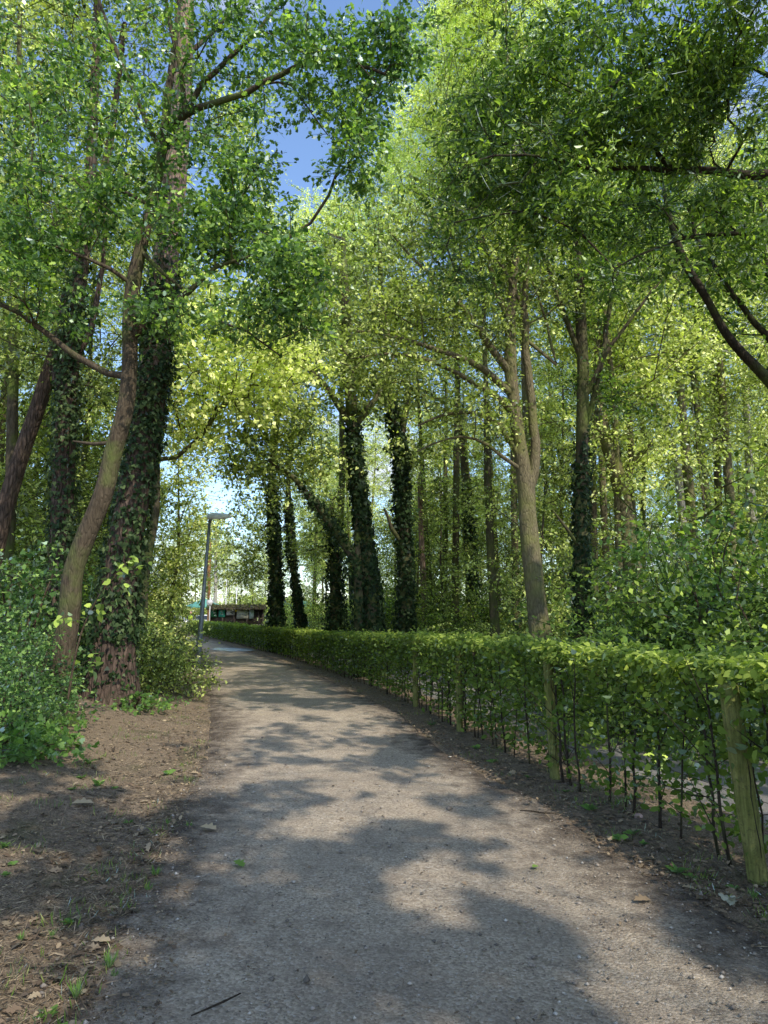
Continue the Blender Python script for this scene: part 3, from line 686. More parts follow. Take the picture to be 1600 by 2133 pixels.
Y5 = 18.0
r5, s5, t5, q5 = tree('ivy_oak', 'stout double-stemmed oak smothered in dark ivy behind the middle of the hedge',
     [gbase(784, Y5, .34), tp(778, 1310, Y5, .25), tp(770, 1200, Y5, .215), tp(754, 1080, Y5, .19), tp(742, 980, Y5, .17), tp(735, 880, Y5, .15), tp(725, 760, Y5, .18), tp(720, 620, Y5, .12), tp(715, 500, Y5, .07)],
     [(A3(Y5, (745, 1230, 0), (735, 1160, -.2), (690, 1090, -.3), (650, 1040, -.5), (610, 990, -.6), (560, 960, -.8)), .12, .04),
      (A3(Y5, (735, 900, 0), (690, 820, 0), (640, 760, -.2), (590, 700, -.3)), .09, .03), (A3(Y5, (735, 900, 0), (790, 820, 0), (830, 720, 0)), .08, .03)],
     [pb(700, 620, Y5, 150, 120, 2.4, 100), pb(590, 720, Y5, 120, 80, 2, 60), pb(760, 780, Y5, 90, 90, 1.6, 40), pb(600, 880, Y5-.6, 100, 60, 1.5, 40), pb(540, 960, Y5-.6, 70, 50, 1.2, 24), pb(660, 960, Y5, 80, 50, 1.2, 16)],
     'bark', 'mid', T_RHOMB, .14, 70, .55, .3, ivy=(8000, .11, .055, 0, .62))
b = at(747, 1310, Y5-.2); b[2] = -.1; mb = MB(); pts_ = np.array([b, at(747, 1240, Y5-.2), at(745, 1150, Y5-.15), at(748, 1060, Y5)])-np.array(r5.location)
mb.tube(pts_, [.14, .12, .11, .1], 12); mb.build('second_stem', M['bark'], r5, True)
ivy_on(list(pts_), [.14, .12, .11, .1], 1300, r5, .11, .04)
lim = [at(745, 1230, Y5), at(735, 1160, Y5-.2), at(690, 1090, Y5-.3), at(650, 1040, Y5-.5), at(610, 990, Y5-.6)]
ivy_on([p-np.array(r5.location) for p in lim], [.12, .11, .09, .08, .05], 1300, r5, .11, .07, tb=.1)

Y6 = 20.0
tree('ivy_column_tree', 'tall straight tree cloaked in ivy to its upper fork, right of the stout double-stemmed one',
     [gbase(848, Y6, .34), tp(846, 1310, Y6, .20), tp(846, 1180, Y6, .18), tp(838, 1050, Y6, .17), tp(835, 950, Y6, .155), tp(820, 860, Y6, .16), tp(802, 770, Y6, .16), tp(795, 640, Y6, .1), tp(790, 480, Y6, .06)],
     [(A3(Y6, (835, 930, 0), (850, 830, 0), (850, 740, 0), (850, 620, 0)), .1, .04), (A3(Y6, (840, 1150, 0), (815, 1100, -.2), (800, 1060, -.4)), .06, .03)],
     [pb(800, 560, Y6, 130, 130, 2.4, 90), pb(880, 700, Y6, 90, 80, 2, 40), pb(780, 830, Y6, 90, 50, 1.4, 24), pb(880, 920, Y6-.3, 60, 50, 1, 14)],
     'bark', 'mid', T_RHOMB, .15, 70, .6, .3, ivy=(8200, .12, .09, 0, .72))

for (name, lab, Yk, trk, blobs, leaf, iv) in [
    ('ivy_covered_tree', 'ivy-dark trunk rising straight behind the far hedge, just right of the notice board', 29, [(578, 0, .27), (576, 1290, .24), (574, 1180, .22), (570, 1090, .2), (565, 1000, .16), (575, 900, .14), (585, 760, .08)],
        [(560, 1000, 90, 60, 2.4, 40), (520, 1100, 70, 50, 2, 34), (500, 1180, 50, 40, 1.6, 30), (600, 850, 110, 80, 2.4, 60), (500, 950, 60, 40, 1.6, 30)], 'mid', (5200, .15, .09, 0, .65)),
    ('ivy_covered_tree', 'thinner ivy-dark trunk leaning left, close beside the straight one behind the far hedge', 29.5, [(630, 0, .17), (626, 1290, .15), (610, 1180, .14), (602, 1090, .13), (600, 1000, .11), (610, 880, .08)],
        [(640, 950, 70, 60, 2, 30), (620, 820, 90, 70, 2, 40)], 'mid', (3600, .14, .08, 0, .7)),
    ('ivy_bush_tree', 'short trunk lost inside a shaggy column of ivy, left of the stout double-stemmed oak', 27, [(700, 0, .25), (700, 1290, .22), (698, 1200, .2), (694, 1120, .15), (690, 1040, .08)],
        [(690, 1060, 50, 50, 1.4, 26), (650, 1130, 40, 40, 1.2, 14)], 'mid', (3200, .15, .2, 0, .95)),
    ('slender_tree', 'thin dark straight trunk rising clear of the hedge, left of the pale forked oak', 20, [(1036, 0, .15), (1030, 1290, .13), (1022, 1150, .12), (1016, 1000, .115), (1014, 880, .09), (1010, 700, .06), (1000, 500, .04)],
        [(1000, 560, 120, 110, 2.2, 50)], 'mid', None),
    ('slender_tree', 'thin trunk with ivy at its base, left of the thin dark straight trunk', 26, [(992, 0, .2), (988, 1240, .17), (976, 1100, .16), (968, 980, .14), (955, 850, .1), (945, 600, .05)],
        [(940, 640, 110, 120, 2.4, 50)], 'bright', (2400, .15, .08, 0, .5)),
    ('slender_tree', 'thin leaning grey trunk just right of the ivy column tree', 28, [(912, 0, .14), (898, 1240, .12), (886, 1100, .11), (880, 970, .1), (870, 800, .06), (860, 650, .04)],
        [(870, 720, 90, 80, 2.2, 36)], 'bright', None),
    ('slender_tree', 'thin grey trunk standing alone in the sky gap right of the leaning one', 31, [(925, 0, .15), (926, 1240, .13), (928, 1100, .12), (928, 950, .1), (930, 760, .06)],
        [(930, 800, 80, 80, 2.2, 36), (925, 1090, 50, 30, 1.6, 16)], 'bright', None),
    ('leaning_oak', 'thick dark trunk leaning left above the big shrub on the right, forking upward', 16.5, [(1330, 0, .26), (1318, 1180, .24), (1305, 1080, .21), (1290, 1000, .19), (1268, 930, .17), (1250, 870, .13), (1245, 780, .10), (1250, 640, .06)],
        [(1290, 640, 110, 110, 2, 60), (1350, 760, 90, 80, 1.6, 40), (1250, 500, 100, 90, 2, 40)], 'bright', None),
    ('slender_tree', 'straight thin trunk close behind the ivy-stemmed tree, on its right', 19, [(1240, 0, .14), (1238, 1240, .12), (1234, 1000, .11), (1236, 820, .08), (1240, 600, .05)],
        [(1240, 560, 100, 90, 2, 40)], 'cherry', None),
    ('birch_tree', 'slender birch over the big shrub, left one of the tall pair', 20, [(1465, 0, .17), (1450, 1180, .15), (1434, 1000, .14), (1422, 860, .12), (1410, 740, .11), (1392, 640, .08), (1370, 500, .05)],
        [(1390, 520, 110, 110, 2, 60), (1440, 700, 70, 60, 1.6, 24)], 'bright', None),
    ('birch_tree', 'slender birch over the big shrub, right one of the tall pair', 21, [(1545, 0, .17), (1530, 1180, .15), (1518, 1000, .14), (1508, 860, .12), (1500, 760, .11), (1480, 640, .08), (1460, 480, .05)],
        [(1500, 560, 110, 110, 2, 60), (1560, 760, 70, 60, 1.6, 24)], 'bright', None),
    ('birch_tree', 'pale birch stem leaning left, white in the sun above the big shrub', 24, [(1440, 0, .16), (1425, 1100, .14), (1410, 960, .13), (1385, 880, .12), (1350, 820, .1), (1320, 740, .06)],
        [(1340, 780, 80, 60, 2, 24)], 'mid', None),
    ('birch_tree', 'white birch stem at the right edge behind the tall pair', 26, [(1590, 0, .2), (1575, 1180, .17), (1562, 1000, .15), (1555, 850, .12), (1550, 600, .06)],
        [(1560, 640, 100, 110, 2.2, 50)], 'bright', None)]:
    k0 = trk[0]; bk = 'birch' if name == 'birch_tree' else 'bark'
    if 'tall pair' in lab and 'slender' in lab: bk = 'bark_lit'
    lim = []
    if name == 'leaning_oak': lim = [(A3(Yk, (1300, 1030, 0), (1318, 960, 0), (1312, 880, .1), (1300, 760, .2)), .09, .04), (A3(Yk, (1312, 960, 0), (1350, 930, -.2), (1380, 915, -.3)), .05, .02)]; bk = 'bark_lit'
    tree(name, lab, [gbase(k0[0], Yk, k0[2])]+[tp(x, y, Yk, r) for x, y, r in trk[1:]], lim, [pb(x, y, Yk, a_, b_, c_, n) for x, y, a_, b_, c_, n in blobs], bk, leaf, T_RHOMB, .15, 60, .55, .25, ivy=iv)

# broken snag
b0 = gbase(892, 24, .2); mb = MB(); P_ = [b0[0], at(882, 1200, 24), at(876, 1080, 24), at(874, 1015, 24), at(872, 1000, 24), at(875, 985, 24)]
P_ = [p-b0[0] for p in P_]; mb.tube(P_, [.13, .11, .09, .07, .05, .015], 9)
mb.tube([P_[2], P_[3]+[.1, 0, .05], P_[3]+[.13, 0, .45]], [.08, .05, .01], 5); t = empty('dead_tree', tuple(b0[0]), 'broken dead trunk with a pale splintered top, right of the ivy column tree', 'dead tree'); mb.build('trunk', M['pine_top'], t, True)

# near right tree out of frame, long limbs over the picture
Yr = 7.4
base = np.array([6.6, 7.2, gh(6.6, 7.2)-.1])
def dn(px, py, d=0): return at(px, py, Yr+d)
tree('cherry_tree', 'dark limbs with slim drooping leaves hanging across the upper right of the photo',
     [(base, .3), (base+[0, 0, 2], .25), (base+[-.2, 0, 4], .22), (base+[-.4, 0, 6.5], .17), (base+[-.5, 0, 9], .1), (base+[-.6, 0, 11], .05)],
     [([base+[-.2, 0, 3.8], dn(1680, 370), dn(1600, 362), dn(1540, 362), dn(1460, 358), dn(1390, 352), dn(1330, 338), dn(1240, 350)], .065, .02),
      ([dn(1400, 356), dn(1370, 320), dn(1330, 300), dn(1290, 290), dn(1240, 330, .1)], .035, .012),
      ([base+[-.2, 0, 3.4], dn(1700, 500), dn(1600, 486), dn(1520, 482), dn(1460, 486), dn(1400, 500), dn(1340, 520), dn(1280, 560)], .036, .01),
      ([base+[-.3, 0, 4.6], dn(1640, 180), dn(1560, 120), dn(1460, 115), dn(1360, 130), dn(1280, 170), dn(1180, 240), dn(1060, 300), dn(960, 330)], .032, .008),
      ([dn(1240, 350), dn(1150, 330, -.2), dn(1060, 305, -.3), dn(980, 340, -.4)], .02, .008)],
     [pb(1150, 180, Yr, 190, 110, 1.1, 110), pb(1400, 120, Yr-.3, 180, 110, 1.1, 110), pb(1060, 330, Yr-.2, 150, 70, .8, 60), pb(1300, 280, Yr-.2, 160, 70, .9, 60), pb(1520, 270, Yr-.4, 110, 80, .8, 50),
      pb(960, 420, Yr, 90, 60, .7, 26), pb(1420, 440, Yr, 150, 45, .8, 40), pb(1150, 450, Yr, 130, 55, .8, 40), pb(1580, 60, Yr-1, 120, 120, .9, 50), pb(1300, -80, Yr, 330, 90, 1.6, 130), pb(1560, 520, Yr, 80, 40, .6, 14), pb(1000, 240, Yr, 80, 70, .7, 22), pb(960, 560, Yr+.3, 90, 40, .6, 16), pb(1330, 560, Yr, 90, 40, .6, 16),
      ((7.5, 9.5, 9.5), (2.4, 2.4, 2.4), 40)],
     'darkbark', 'cherry', T_SLIM, .09, 112, .27, .3, step=.25, maxr=.05, seg=.3, flat=.8, tip=.0035, gap=True)
# second leaning tree at right edge
Yq = 10.5; base = np.array([8.4, 10.4, -.1])
tree('leaning_tree', 'dark mossy limbs slanting up and left from beyond the right edge, above the big shrub',
     [(base, .26), (base+[0, 0, 1.6], .22), (at(1660, 860, Yq), .12), (at(1600, 788, Yq), .082), (at(1545, 735, Yq), .07), (at(1505, 690, Yq), .064), (at(1475, 620, Yq), .055), (at(1430, 560, Yq), .07), (at(1400, 480, Yq), .05), (at(1380, 380, Yq), .03)],
     [([at(1640, 830, Yq), at(1640, 760, Yq), at(1590, 690, Yq), at(1530, 620, Yq), at(1490, 560, Yq), at(1450, 500, Yq), at(1430, 420, Yq)], .06, .02),
      ([at(1600, 788, Yq), at(1650, 700, Yq), at(1600, 600, Yq), at(1588, 480, Yq), at(1580, 350, Yq)], .05, .025)],
     [pb(1400, 400, Yq, 110, 90, 1, 50), pb(1560, 420, Yq, 110, 110, 1, 60), pb(1480, 560, Yq, 100, 60, .9, 26), pb(1580, 640, Yq, 70, 60, .8, 20), ((8.5, 11, 9), (2.5, 2.5, 2.5), 70)],
     'darkbark', 'cherry', T_RHOMB, .105, 45, .36, .3, step=.25, maxr=.04, gap=True)

# tall sunlit crowns behind
def big(name, lab, px, Yk, r, blobs, leaf, top, tb=0, n=.9, size=.10, per=240, spread=.62):
    g = gbase(px, Yk, r); p0 = g[0]; tx = at(px, top, Yk)[2]
    tr_ = [g, (p0+[0, 0, 2.5], r*.8), (p0+[.2, 0, tx*.4], r*.65), (p0+[.1, 0, tx*.7], r*.4), (p0+[0, 0, tx*.95], r*.15)]
    tree(name, lab, tr_, [], [pb(x, y, Yk+dz, a_, b_, c_, int(n_*n)) for x, y, dz, a_, b_, c_, n_ in blobs], 'bark', leaf, T_RHOMB, size, per, spread, .25, tb=tb, tip=.01, seg=.9)
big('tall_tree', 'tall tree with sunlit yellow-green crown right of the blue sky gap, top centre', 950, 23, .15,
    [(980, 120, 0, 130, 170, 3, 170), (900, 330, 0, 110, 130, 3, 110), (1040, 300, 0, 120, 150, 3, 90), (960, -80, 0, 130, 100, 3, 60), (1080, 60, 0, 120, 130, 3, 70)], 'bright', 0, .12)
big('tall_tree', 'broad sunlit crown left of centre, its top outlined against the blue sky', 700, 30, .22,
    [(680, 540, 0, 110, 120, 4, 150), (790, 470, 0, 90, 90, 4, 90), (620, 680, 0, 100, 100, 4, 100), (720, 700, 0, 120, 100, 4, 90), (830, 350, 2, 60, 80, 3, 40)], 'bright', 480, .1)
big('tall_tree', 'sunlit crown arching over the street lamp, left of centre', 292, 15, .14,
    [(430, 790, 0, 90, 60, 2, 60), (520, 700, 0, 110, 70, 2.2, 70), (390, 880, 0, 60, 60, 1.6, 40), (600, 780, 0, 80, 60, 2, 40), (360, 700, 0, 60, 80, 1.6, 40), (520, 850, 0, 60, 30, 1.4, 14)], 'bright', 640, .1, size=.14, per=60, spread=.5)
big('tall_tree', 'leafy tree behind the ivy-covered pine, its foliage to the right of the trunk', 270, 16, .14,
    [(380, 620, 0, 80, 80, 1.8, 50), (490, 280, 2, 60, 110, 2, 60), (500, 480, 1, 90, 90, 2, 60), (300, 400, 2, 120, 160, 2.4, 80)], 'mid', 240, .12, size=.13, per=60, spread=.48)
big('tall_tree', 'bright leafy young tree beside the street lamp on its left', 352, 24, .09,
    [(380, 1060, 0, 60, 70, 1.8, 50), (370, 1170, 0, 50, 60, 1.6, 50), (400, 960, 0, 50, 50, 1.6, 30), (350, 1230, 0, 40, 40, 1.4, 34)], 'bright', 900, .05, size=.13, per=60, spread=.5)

# ------------------------------------------------------------------ shared woodland trees, copied
def proto(kind, h, r, leaf, bark, lean, cb, seed, ivy=None, n=110, per=190, size=.11, spread=.62, cr=2.6):
    tr_ = [((0, 0, -.2), r), ((lean*.1, 0, h*.2), r*.85), ((lean*.4, .1, h*.45), r*.65), ((lean*.7, -.1, h*.7), r*.42), ((lean, 0, h*.97), r*.1)]
    tr_ = [(np.array(p, float), q) for p, q in tr_]
    bl = []
    for k in range(7):
        z = h*(cb+(1-cb)*(k+.6)/7.4); a = k*2.4+seed; w = cr*math.sin(math.pi*(k+1.2)/8.6)
        bl.append(((lean*z/h+w*.5*math.cos(a), w*.5*math.sin(a), z), (w, w, h*.09), n//7))
    root, sk, a, b_ = tree(kind, 'x', tr_, [], bl, bark, leaf, T_RHOMB, size, per, spread, .3, ivy=ivy, tip=.01, seg=1.0)
    return root
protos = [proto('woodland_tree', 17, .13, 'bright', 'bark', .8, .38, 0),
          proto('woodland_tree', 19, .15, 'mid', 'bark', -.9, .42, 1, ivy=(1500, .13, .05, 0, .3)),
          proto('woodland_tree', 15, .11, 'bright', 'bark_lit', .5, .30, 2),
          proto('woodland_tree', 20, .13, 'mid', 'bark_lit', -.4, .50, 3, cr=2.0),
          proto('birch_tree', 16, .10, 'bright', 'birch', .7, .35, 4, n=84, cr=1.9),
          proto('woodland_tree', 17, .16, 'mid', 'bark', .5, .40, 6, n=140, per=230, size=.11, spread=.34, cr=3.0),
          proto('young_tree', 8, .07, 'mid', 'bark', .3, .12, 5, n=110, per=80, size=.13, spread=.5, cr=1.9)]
used = set()
def place(k, x, y, lab, grp, s=1.0, rz=None):
    z = gh(x, y); rz = rng.uniform(0, 6.28) if rz is None else rz
    if k not in used:
        used.add(k); o = protos[k]; o.location = (x, y, z); o.rotation_euler = (0, 0, rz); o.scale = (s, s, s); o['label'] = lab; o['group'] = grp
    else: o = dup(protos[k], (x, y, z), rz, s, lab, grp)
    return o
words = {0: 'slim grey-barked tree', 1: 'ivy-footed dark tree', 2: 'sunlit-barked leafy tree', 3: 'tall high-crowned tree', 4: 'white-stemmed birch', 5: 'dense-crowned tree', 6: 'young bushy tree'}
pts = []
def zone(n, fx, kinds, where, grp, mind=2.6, s=(.8, 1.15)):
    c_ = 0; tries = 0
    while c_ < n and tries < 4000:
        tries += 1; x, y = fx()
        if any((x-a)**2+(y-b_)**2 < mind**2 for a, b_ in pts): continue
        # keep the path and the yard clear
        if y < 60 and xat(LL, y)-2.2 < x < xat(CL2, y)+1.5: continue
        pts.append((x, y)); k = kinds[rng.integers(len(kinds))]
        place(k, x, y, words[k]+' '+where, grp, rng.uniform(*s)); c_ += 1
zone(17, lambda: (rng.uniform(4, 15), rng.uniform(16.5, 27)), [0, 1, 2, 4, 3, 2], 'in the wood not far behind the hedge on the right', 'woodland trees right of the path')
zone(22, lambda: (rng.uniform(3, 30), rng.uniform(27, 46)), [0, 2, 3, 4, 0, 2], 'deep in the wood beyond the hedge', 'woodland trees deep beyond the hedge', 3)
zone(26, lambda: (rng.uniform(-6, 52), rng.uniform(46, 80)), [0, 1, 2, 3, 4], 'in the farthest rows of the wood', 'woodland trees in the farthest rows', 3.4)
zone(10, lambda: (rng.uniform(-15, -8), rng.uniform(14, 24)), [0, 1, 2, 6, 3], 'in the wood on the left behind the ivy-clad trunks', 'woodland trees left of the path', 2.2)
zone(14, lambda: (rng.uniform(-34, -14), rng.uniform(18, 46)), [0, 1, 2, 3, 6], 'deep in the wood on the left', 'woodland trees deep on the left', 3)
zone(44, lambda: (rng.uniform(-75, 5), rng.uniform(84, 112)), [0, 2, 5, 2, 6], 'on the skyline beyond the car park', 'trees beyond the car park', 2.5, (.65, 1.0))
zone(22, lambda: (rng.uniform(4, 40), rng.uniform(26, 62)), [6], 'standing among the taller trunks beyond the hedge', 'young trees in the wood beyond the hedge', 1.6, (.7, 1.15))
zone(16, lambda: (rng.uniform(-26, -8), rng.uniform(13, 36)), [6], 'standing among the trunks in the wood on the left', 'young trees in the wood on the left', 1.5, (.7, 1.15))
zone(16, lambda: (rng.uniform(2, 90), rng.uniform(80, 115)), [6, 2, 6], 'in the hazy back of the wood beyond the hedge', 'young trees at the back of the wood', 2.5, (.9, 1.3))
def behind_hedge(y0, y1, a, b):
    y = rng.uniform(y0, y1); return (xat(CL2, y)+rng.uniform(a, b), y)
zone(11, lambda: behind_hedge(15, 30, 1.8, 10), [6], 'in the first rows of the wood behind the hedge', 'young trees in the first rows behind the hedge', 1.7, (.6, .95))
zone(18, lambda: behind_hedge(28, 58, 1.8, 16), [6, 2], 'behind the far stretch of the hedge', 'young trees behind the far hedge', 2.0, (.75, 1.0))
zone(14, lambda: (rng.uniform(-14, -6.5), rng.uniform(14, 30)), [6], 'close behind the ivy-clad trunks on the left', 'young trees behind the ivy-clad trunks', 1.3, (.6, .9))
# unseen trees around the viewpoint, crowns laid out to shade the path
for (x, y, h, lab, bl) in [
    (6.6, 1.2, 10.5, 'unseen shade tree right of the viewpoint outside the photo, its boughs over the path', [(5.2, .6, 8.2, 2.5), (7.6, 3.4, 8.6, 2.4), (6.6, -1.6, 8.8, 2.3), (3.6, 2.4, 8.0, 1.9)]),
    (7.8, -4.5, 11, 'unseen shade tree behind the viewpoint on the right outside the photo', [(6.8, -4.6, 9.2, 2.6), (4.6, -3.4, 8.6, 2.3), (8.6, -2.2, 9, 2.2)]),
    (-3.2, -3.2, 10, 'unseen shade tree behind the viewpoint on the left outside the photo', [(-1.6, -2.8, 8, 2.4), (.9, -3.6, 8.3, 2.2), (-1.4, -5.2, 8.4, 2.3)]),
    (3.6, -6.5, 10.5, 'unseen shade tree directly behind the viewpoint outside the photo', [(3.0, -5.6, 8.6, 2.4), (1.2, -7, 8.9, 2.2), (2.6, -1.6, 8.1, 2.1), (.8, -.6, 7.8, 1.8)]),
    (8.6, 6.2, 10.5, 'unseen shade tree beyond the right edge outside the photo, beside the paved lane', [(8.2, 6.4, 8.6, 2.6), (7.0, 8.4, 8.3, 1.9)])]:
    z0 = gh(x, y)-.1
    tree('oak_tree', lab, [(np.array([x, y, z0]), .24), (np.array([x, y, 2.5]), .2), (np.array([x-.1, y+.1, 5.5]), .16), (np.array([x, y, h*.85]), .1), (np.array([x, y, h]), .03)], [],
         [((a, b_, c_), (q, q, .75), int(60*(q/2.4)**2)) for a, b_, c_, q in bl], 'bark', 'mid', T_RHOMB, .14, 170, .42, .3, group=None, gap=True, maxr=.07, crown_from=3.5)

# ================================================================== SHRUBS
def shrub_proto(name, leaf, T, h, w, n, per, size, spread, stems=5, tb=0, bark='twig', flat=.7):
    root = empty(name, (0, 0, 0), 'x', 'shrub'); sk = Skel()
    sk.line([(0, 0, -.05), (0, 0, .12)], [.02, .02], -1, .1)
    for k in range(stems):
        a = k*2*math.pi/stems+rng.normal()*.3
        sk.limb([np.array([0, 0, .1]), np.array([.12*w*math.cos(a), .12*w*math.sin(a), h*.3]), np.array([.3*w*math.cos(a), .3*w*math.sin(a), h*.65])], .016, .008)
    d = rnd_dirs(n); d[:, 2] = np.abs(d[:, 2])*1.0-.12; rr = rng.uniform(.35, 1, n)**.6
    p = d*rr[:, None]*np.array([w, w, h])*(1+.18*rng.normal(size=n))[:, None]; p[:, 2] = np.maximum(p[:, 2], .08)
    tips = sk.crown(p, seg=.35)
    sk.wood('stems', M[bark], root, tip=.003, maxr=.02)
    leaf_obj('foliage', [foliage(tips, per, spread, T, size, flat=flat, tb=tb)], M[leaf], root)
    return root
sh = {'holly': shrub_proto('holly_bush', 'holly', T_IVY, 1.5, .85, 150, 34, .06, .22),
      'under': shrub_proto('undergrowth_shrub', 'mid', T_RHOMB, 1.9, 1.5, 140, 60, .085, .32),
      'lit': shrub_proto('leafy_shrub', 'bright', T_OVAL, 1.6, 1.2, 120, 44, .085, .26),
      'dark': shrub_proto('undergrowth_shrub', 'shrub', T_RHOMB, 2.2, 1.6, 150, 64, .085, .34),
      'low': shrub_proto('ground_ivy', 'weed', T_MAPLE, .35, .6, 60, 16, .065, .14, 3)}
su = set()
def bush(k, x, y, lab, grp=None, s=1.0, rz=None, zoff=0):
    z = gh(x, y)-.04+zoff; rz = rng.uniform(0, 6.28) if rz is None else rz
    if k not in su:
        su.add(k); o = sh[k]; o.location = (x, y, z); o.rotation_euler = (0, 0, rz); o.scale = (s,)*3; o['label'] = lab
        if grp: o['group'] = grp
    else: o = dup(sh[k], (x, y, z), rz, s, lab, grp)
    return o
def bpx(k, px, Y, lab, grp=None, s=1.0):
    d = ray(px, 1300); return bush(k, d[0]/d[1]*Y, Y, lab, grp, s)
bpx('holly', 20, 7.4, 'glossy blue-green holly bush at the left edge of the photo', 'holly bushes at the left edge', .66)
bpx('holly', 75, 8.8, 'glossy holly bush in front of the base of the curved oak', 'holly bushes at the left edge', .75)
bpx('holly', -60, 8.6, 'tallest holly bush, half outside the left edge', 'holly bushes at the left edge', .9)
bpx('holly', 40, 10.8, 'holly bush behind the others, beside the ivy-clad trunk', 'holly bushes at the left edge', 1.5)
bpx('low', 60, 7.0, 'yellow-green ground ivy creeping out below the holly bush', None, 1.0)
bpx('low', 5, 6.7, 'ground ivy patch at the left edge below the holly', None, 1.1)
bpx('low', 100, 8.0, 'ground ivy patch in front of the curved oak', None, .9)
bpx('low', 290, 10.6, 'ground ivy at the right foot of the ivy-covered pine', None, 1.0)
bpx('under', 300, 13.2, 'dense green shrub directly right of the ivy-covered pine', None, .85)
bpx('lit', 292, 15.5, 'sunlit shrub overhanging the path beyond the ivy-covered pine', None, 1.0)
bpx('lit', 296, 19, 'sunlit shrub beside the path, left of the street lamp', None, 1.15)
bpx('under', 300, 23, 'leafy shrub at the far left bend of the path', None, 1.2)
bpx('lit', 318, 29, 'small bright shrub where the path bends out of sight', None, 1.0)
bpx('lit', 322, 38, 'far bright shrub closing off the left of the path', None, 1.3)
bpx('dark', 190, 13.5, 'dark shrub filling the gap between the curved oak and the pine', None, .9)
bpx('dark', 60, 14, 'dark shrub behind the ivy-clad trunk', None, 1.1)
k = 0
while k < 16:
    x = rng.uniform(-22, -8.5); y = rng.uniform(13, 34)
    if x > xat(LL, y)-2.0: continue
    bush(['under', 'dark', 'lit'][rng.integers(3)], x, y, 'leafy undergrowth shrub in the wood on the left', 'undergrowth in the wood on the left', rng.uniform(.9, 1.6)); k += 1
# right side undergrowth
def right_bush(n, y0, y1, off0, off1, ks, lab, grp, s):
    for _ in range(n):
        y = rng.uniform(y0, y1); x = xat(CL2, y)+rng.uniform(off0, off1)
        bush(ks[rng.integers(len(ks))], x, y, lab, grp, rng.uniform(*s))
right_bush(14, 11, 24, 1.2, 3.6, ['under', 'dark', 'lit'], 'undergrowth shrub just behind the hedge and the paved lane', 'undergrowth behind the hedge', (.6, .95))
right_bush(24, 14, 44, 3.5, 12, ['under', 'dark', 'lit', 'under'], 'undergrowth shrub in the middle of the wood', 'undergrowth in the middle of the wood', (.9, 1.35))
for q in range(22):
    y = rng.uniform(27, 52); bush(['under', 'lit', 'under', 'dark'][q % 4], xat(CL2, y)+rng.uniform(1.0, 7), y, 'leafy shrub right behind the far bend of the hedge', 'shrubs behind the far hedge', rng.uniform(1.0, 1.7))
right_bush(26, 30, 70, 2, 30, ['under', 'lit'], 'distant undergrowth shrub in the wood', 'distant undergrowth', (1.1, 1.7))
for q in range(26):
    bush(['under', 'lit'][q % 2], -58+q*2.5+rng.normal()*.6, rng.uniform(82, 88), 'bushy shrub closing off the back of the car park', 'shrubs at the back of the car park', rng.uniform(2.0, 2.9))
# big shrub on the right with yellowing leaves
bigp = []
for (px, Yk, lab, s_) in [(1330, 10.2, 'left lobe of the tall hazel thicket behind the hedge on the right', 1.0), (1460, 9.6, 'tallest hazel shrub behind the hedge on the right, bright on top', 1.2), (1570, 9.0, 'hazel shrub behind the hedge, cut by the right edge', 1.35), (1400, 12.5, 'hazel shrub at the back of the thicket on the right', 1.5), (1650, 8, 'hazel shrub outside the right edge beside the lane', 1.2)]:
    bpx('dark', px, Yk, lab, 'hazel thicket behind the hedge', s_)
# bright green sapling with a forked dark stem
g = gbase(1470, 8.8, .02)[0]
tree('hazel_sapling', 'thin forked sapling with bright fresh leaves in front of the thicket on the right',
     [(g, .03), (at(1468, 1340, 8.8), .024), (at(1458, 1270, 8.8), .016), (at(1440, 1200, 8.8), .01)],
     [([at(1466, 1320, 8.8), at(1400, 1290, 8.8), at(1350, 1265, 8.7)], .012, .005), ([at(1468, 1320, 8.8), at(1490, 1240, 8.8), at(1500, 1150, 8.7), at(1530, 1090, 8.7)], .014, .006)],
     [pb(1450, 1220, 8.8, 60, 40, .4, 10), pb(1500, 1120, 8.7, 90, 40, .4, 14), pb(1360, 1130, 8.7, 90, 40, .4, 12)], 'twig', 'weed', T_OVAL, .085, 16, .2, .1, cat='sapling', maxr=.01, seg=.2, tip=.002)
# sapling with big round leaves by the pine
Ys = 8.4
g = at(136, 1490, Ys); g[2] = gh(g[0], g[1])-.03
tree('linden_sapling', 'thin bent sapling with large pale-green leaves in front of the ivy-covered pine',
     [(g, .016), (at(150, 1400, Ys), .014), (at(165, 1330, Ys), .012), (at(180, 1290, Ys), .01), (at(205, 1240, Ys), .007), (at(240, 1200, Ys), .005), (at(275, 1160, Ys), .004)],
     [], [pb(215, 1262, Ys, 28, 12, .2, 6), pb(255, 1200, Ys, 30, 25, .2, 6), pb(275, 1165, Ys, 25, 18, .2, 5), pb(150, 1290, Ys, 50, 8, .25, 7), pb(185, 1380, Ys, 20, 20, .2, 5)], 'twig', 'shrub', T_OVAL, .115, 6, .10, 0, step=.08, cat='sapling', maxr=.006, seg=.1, tip=.002)

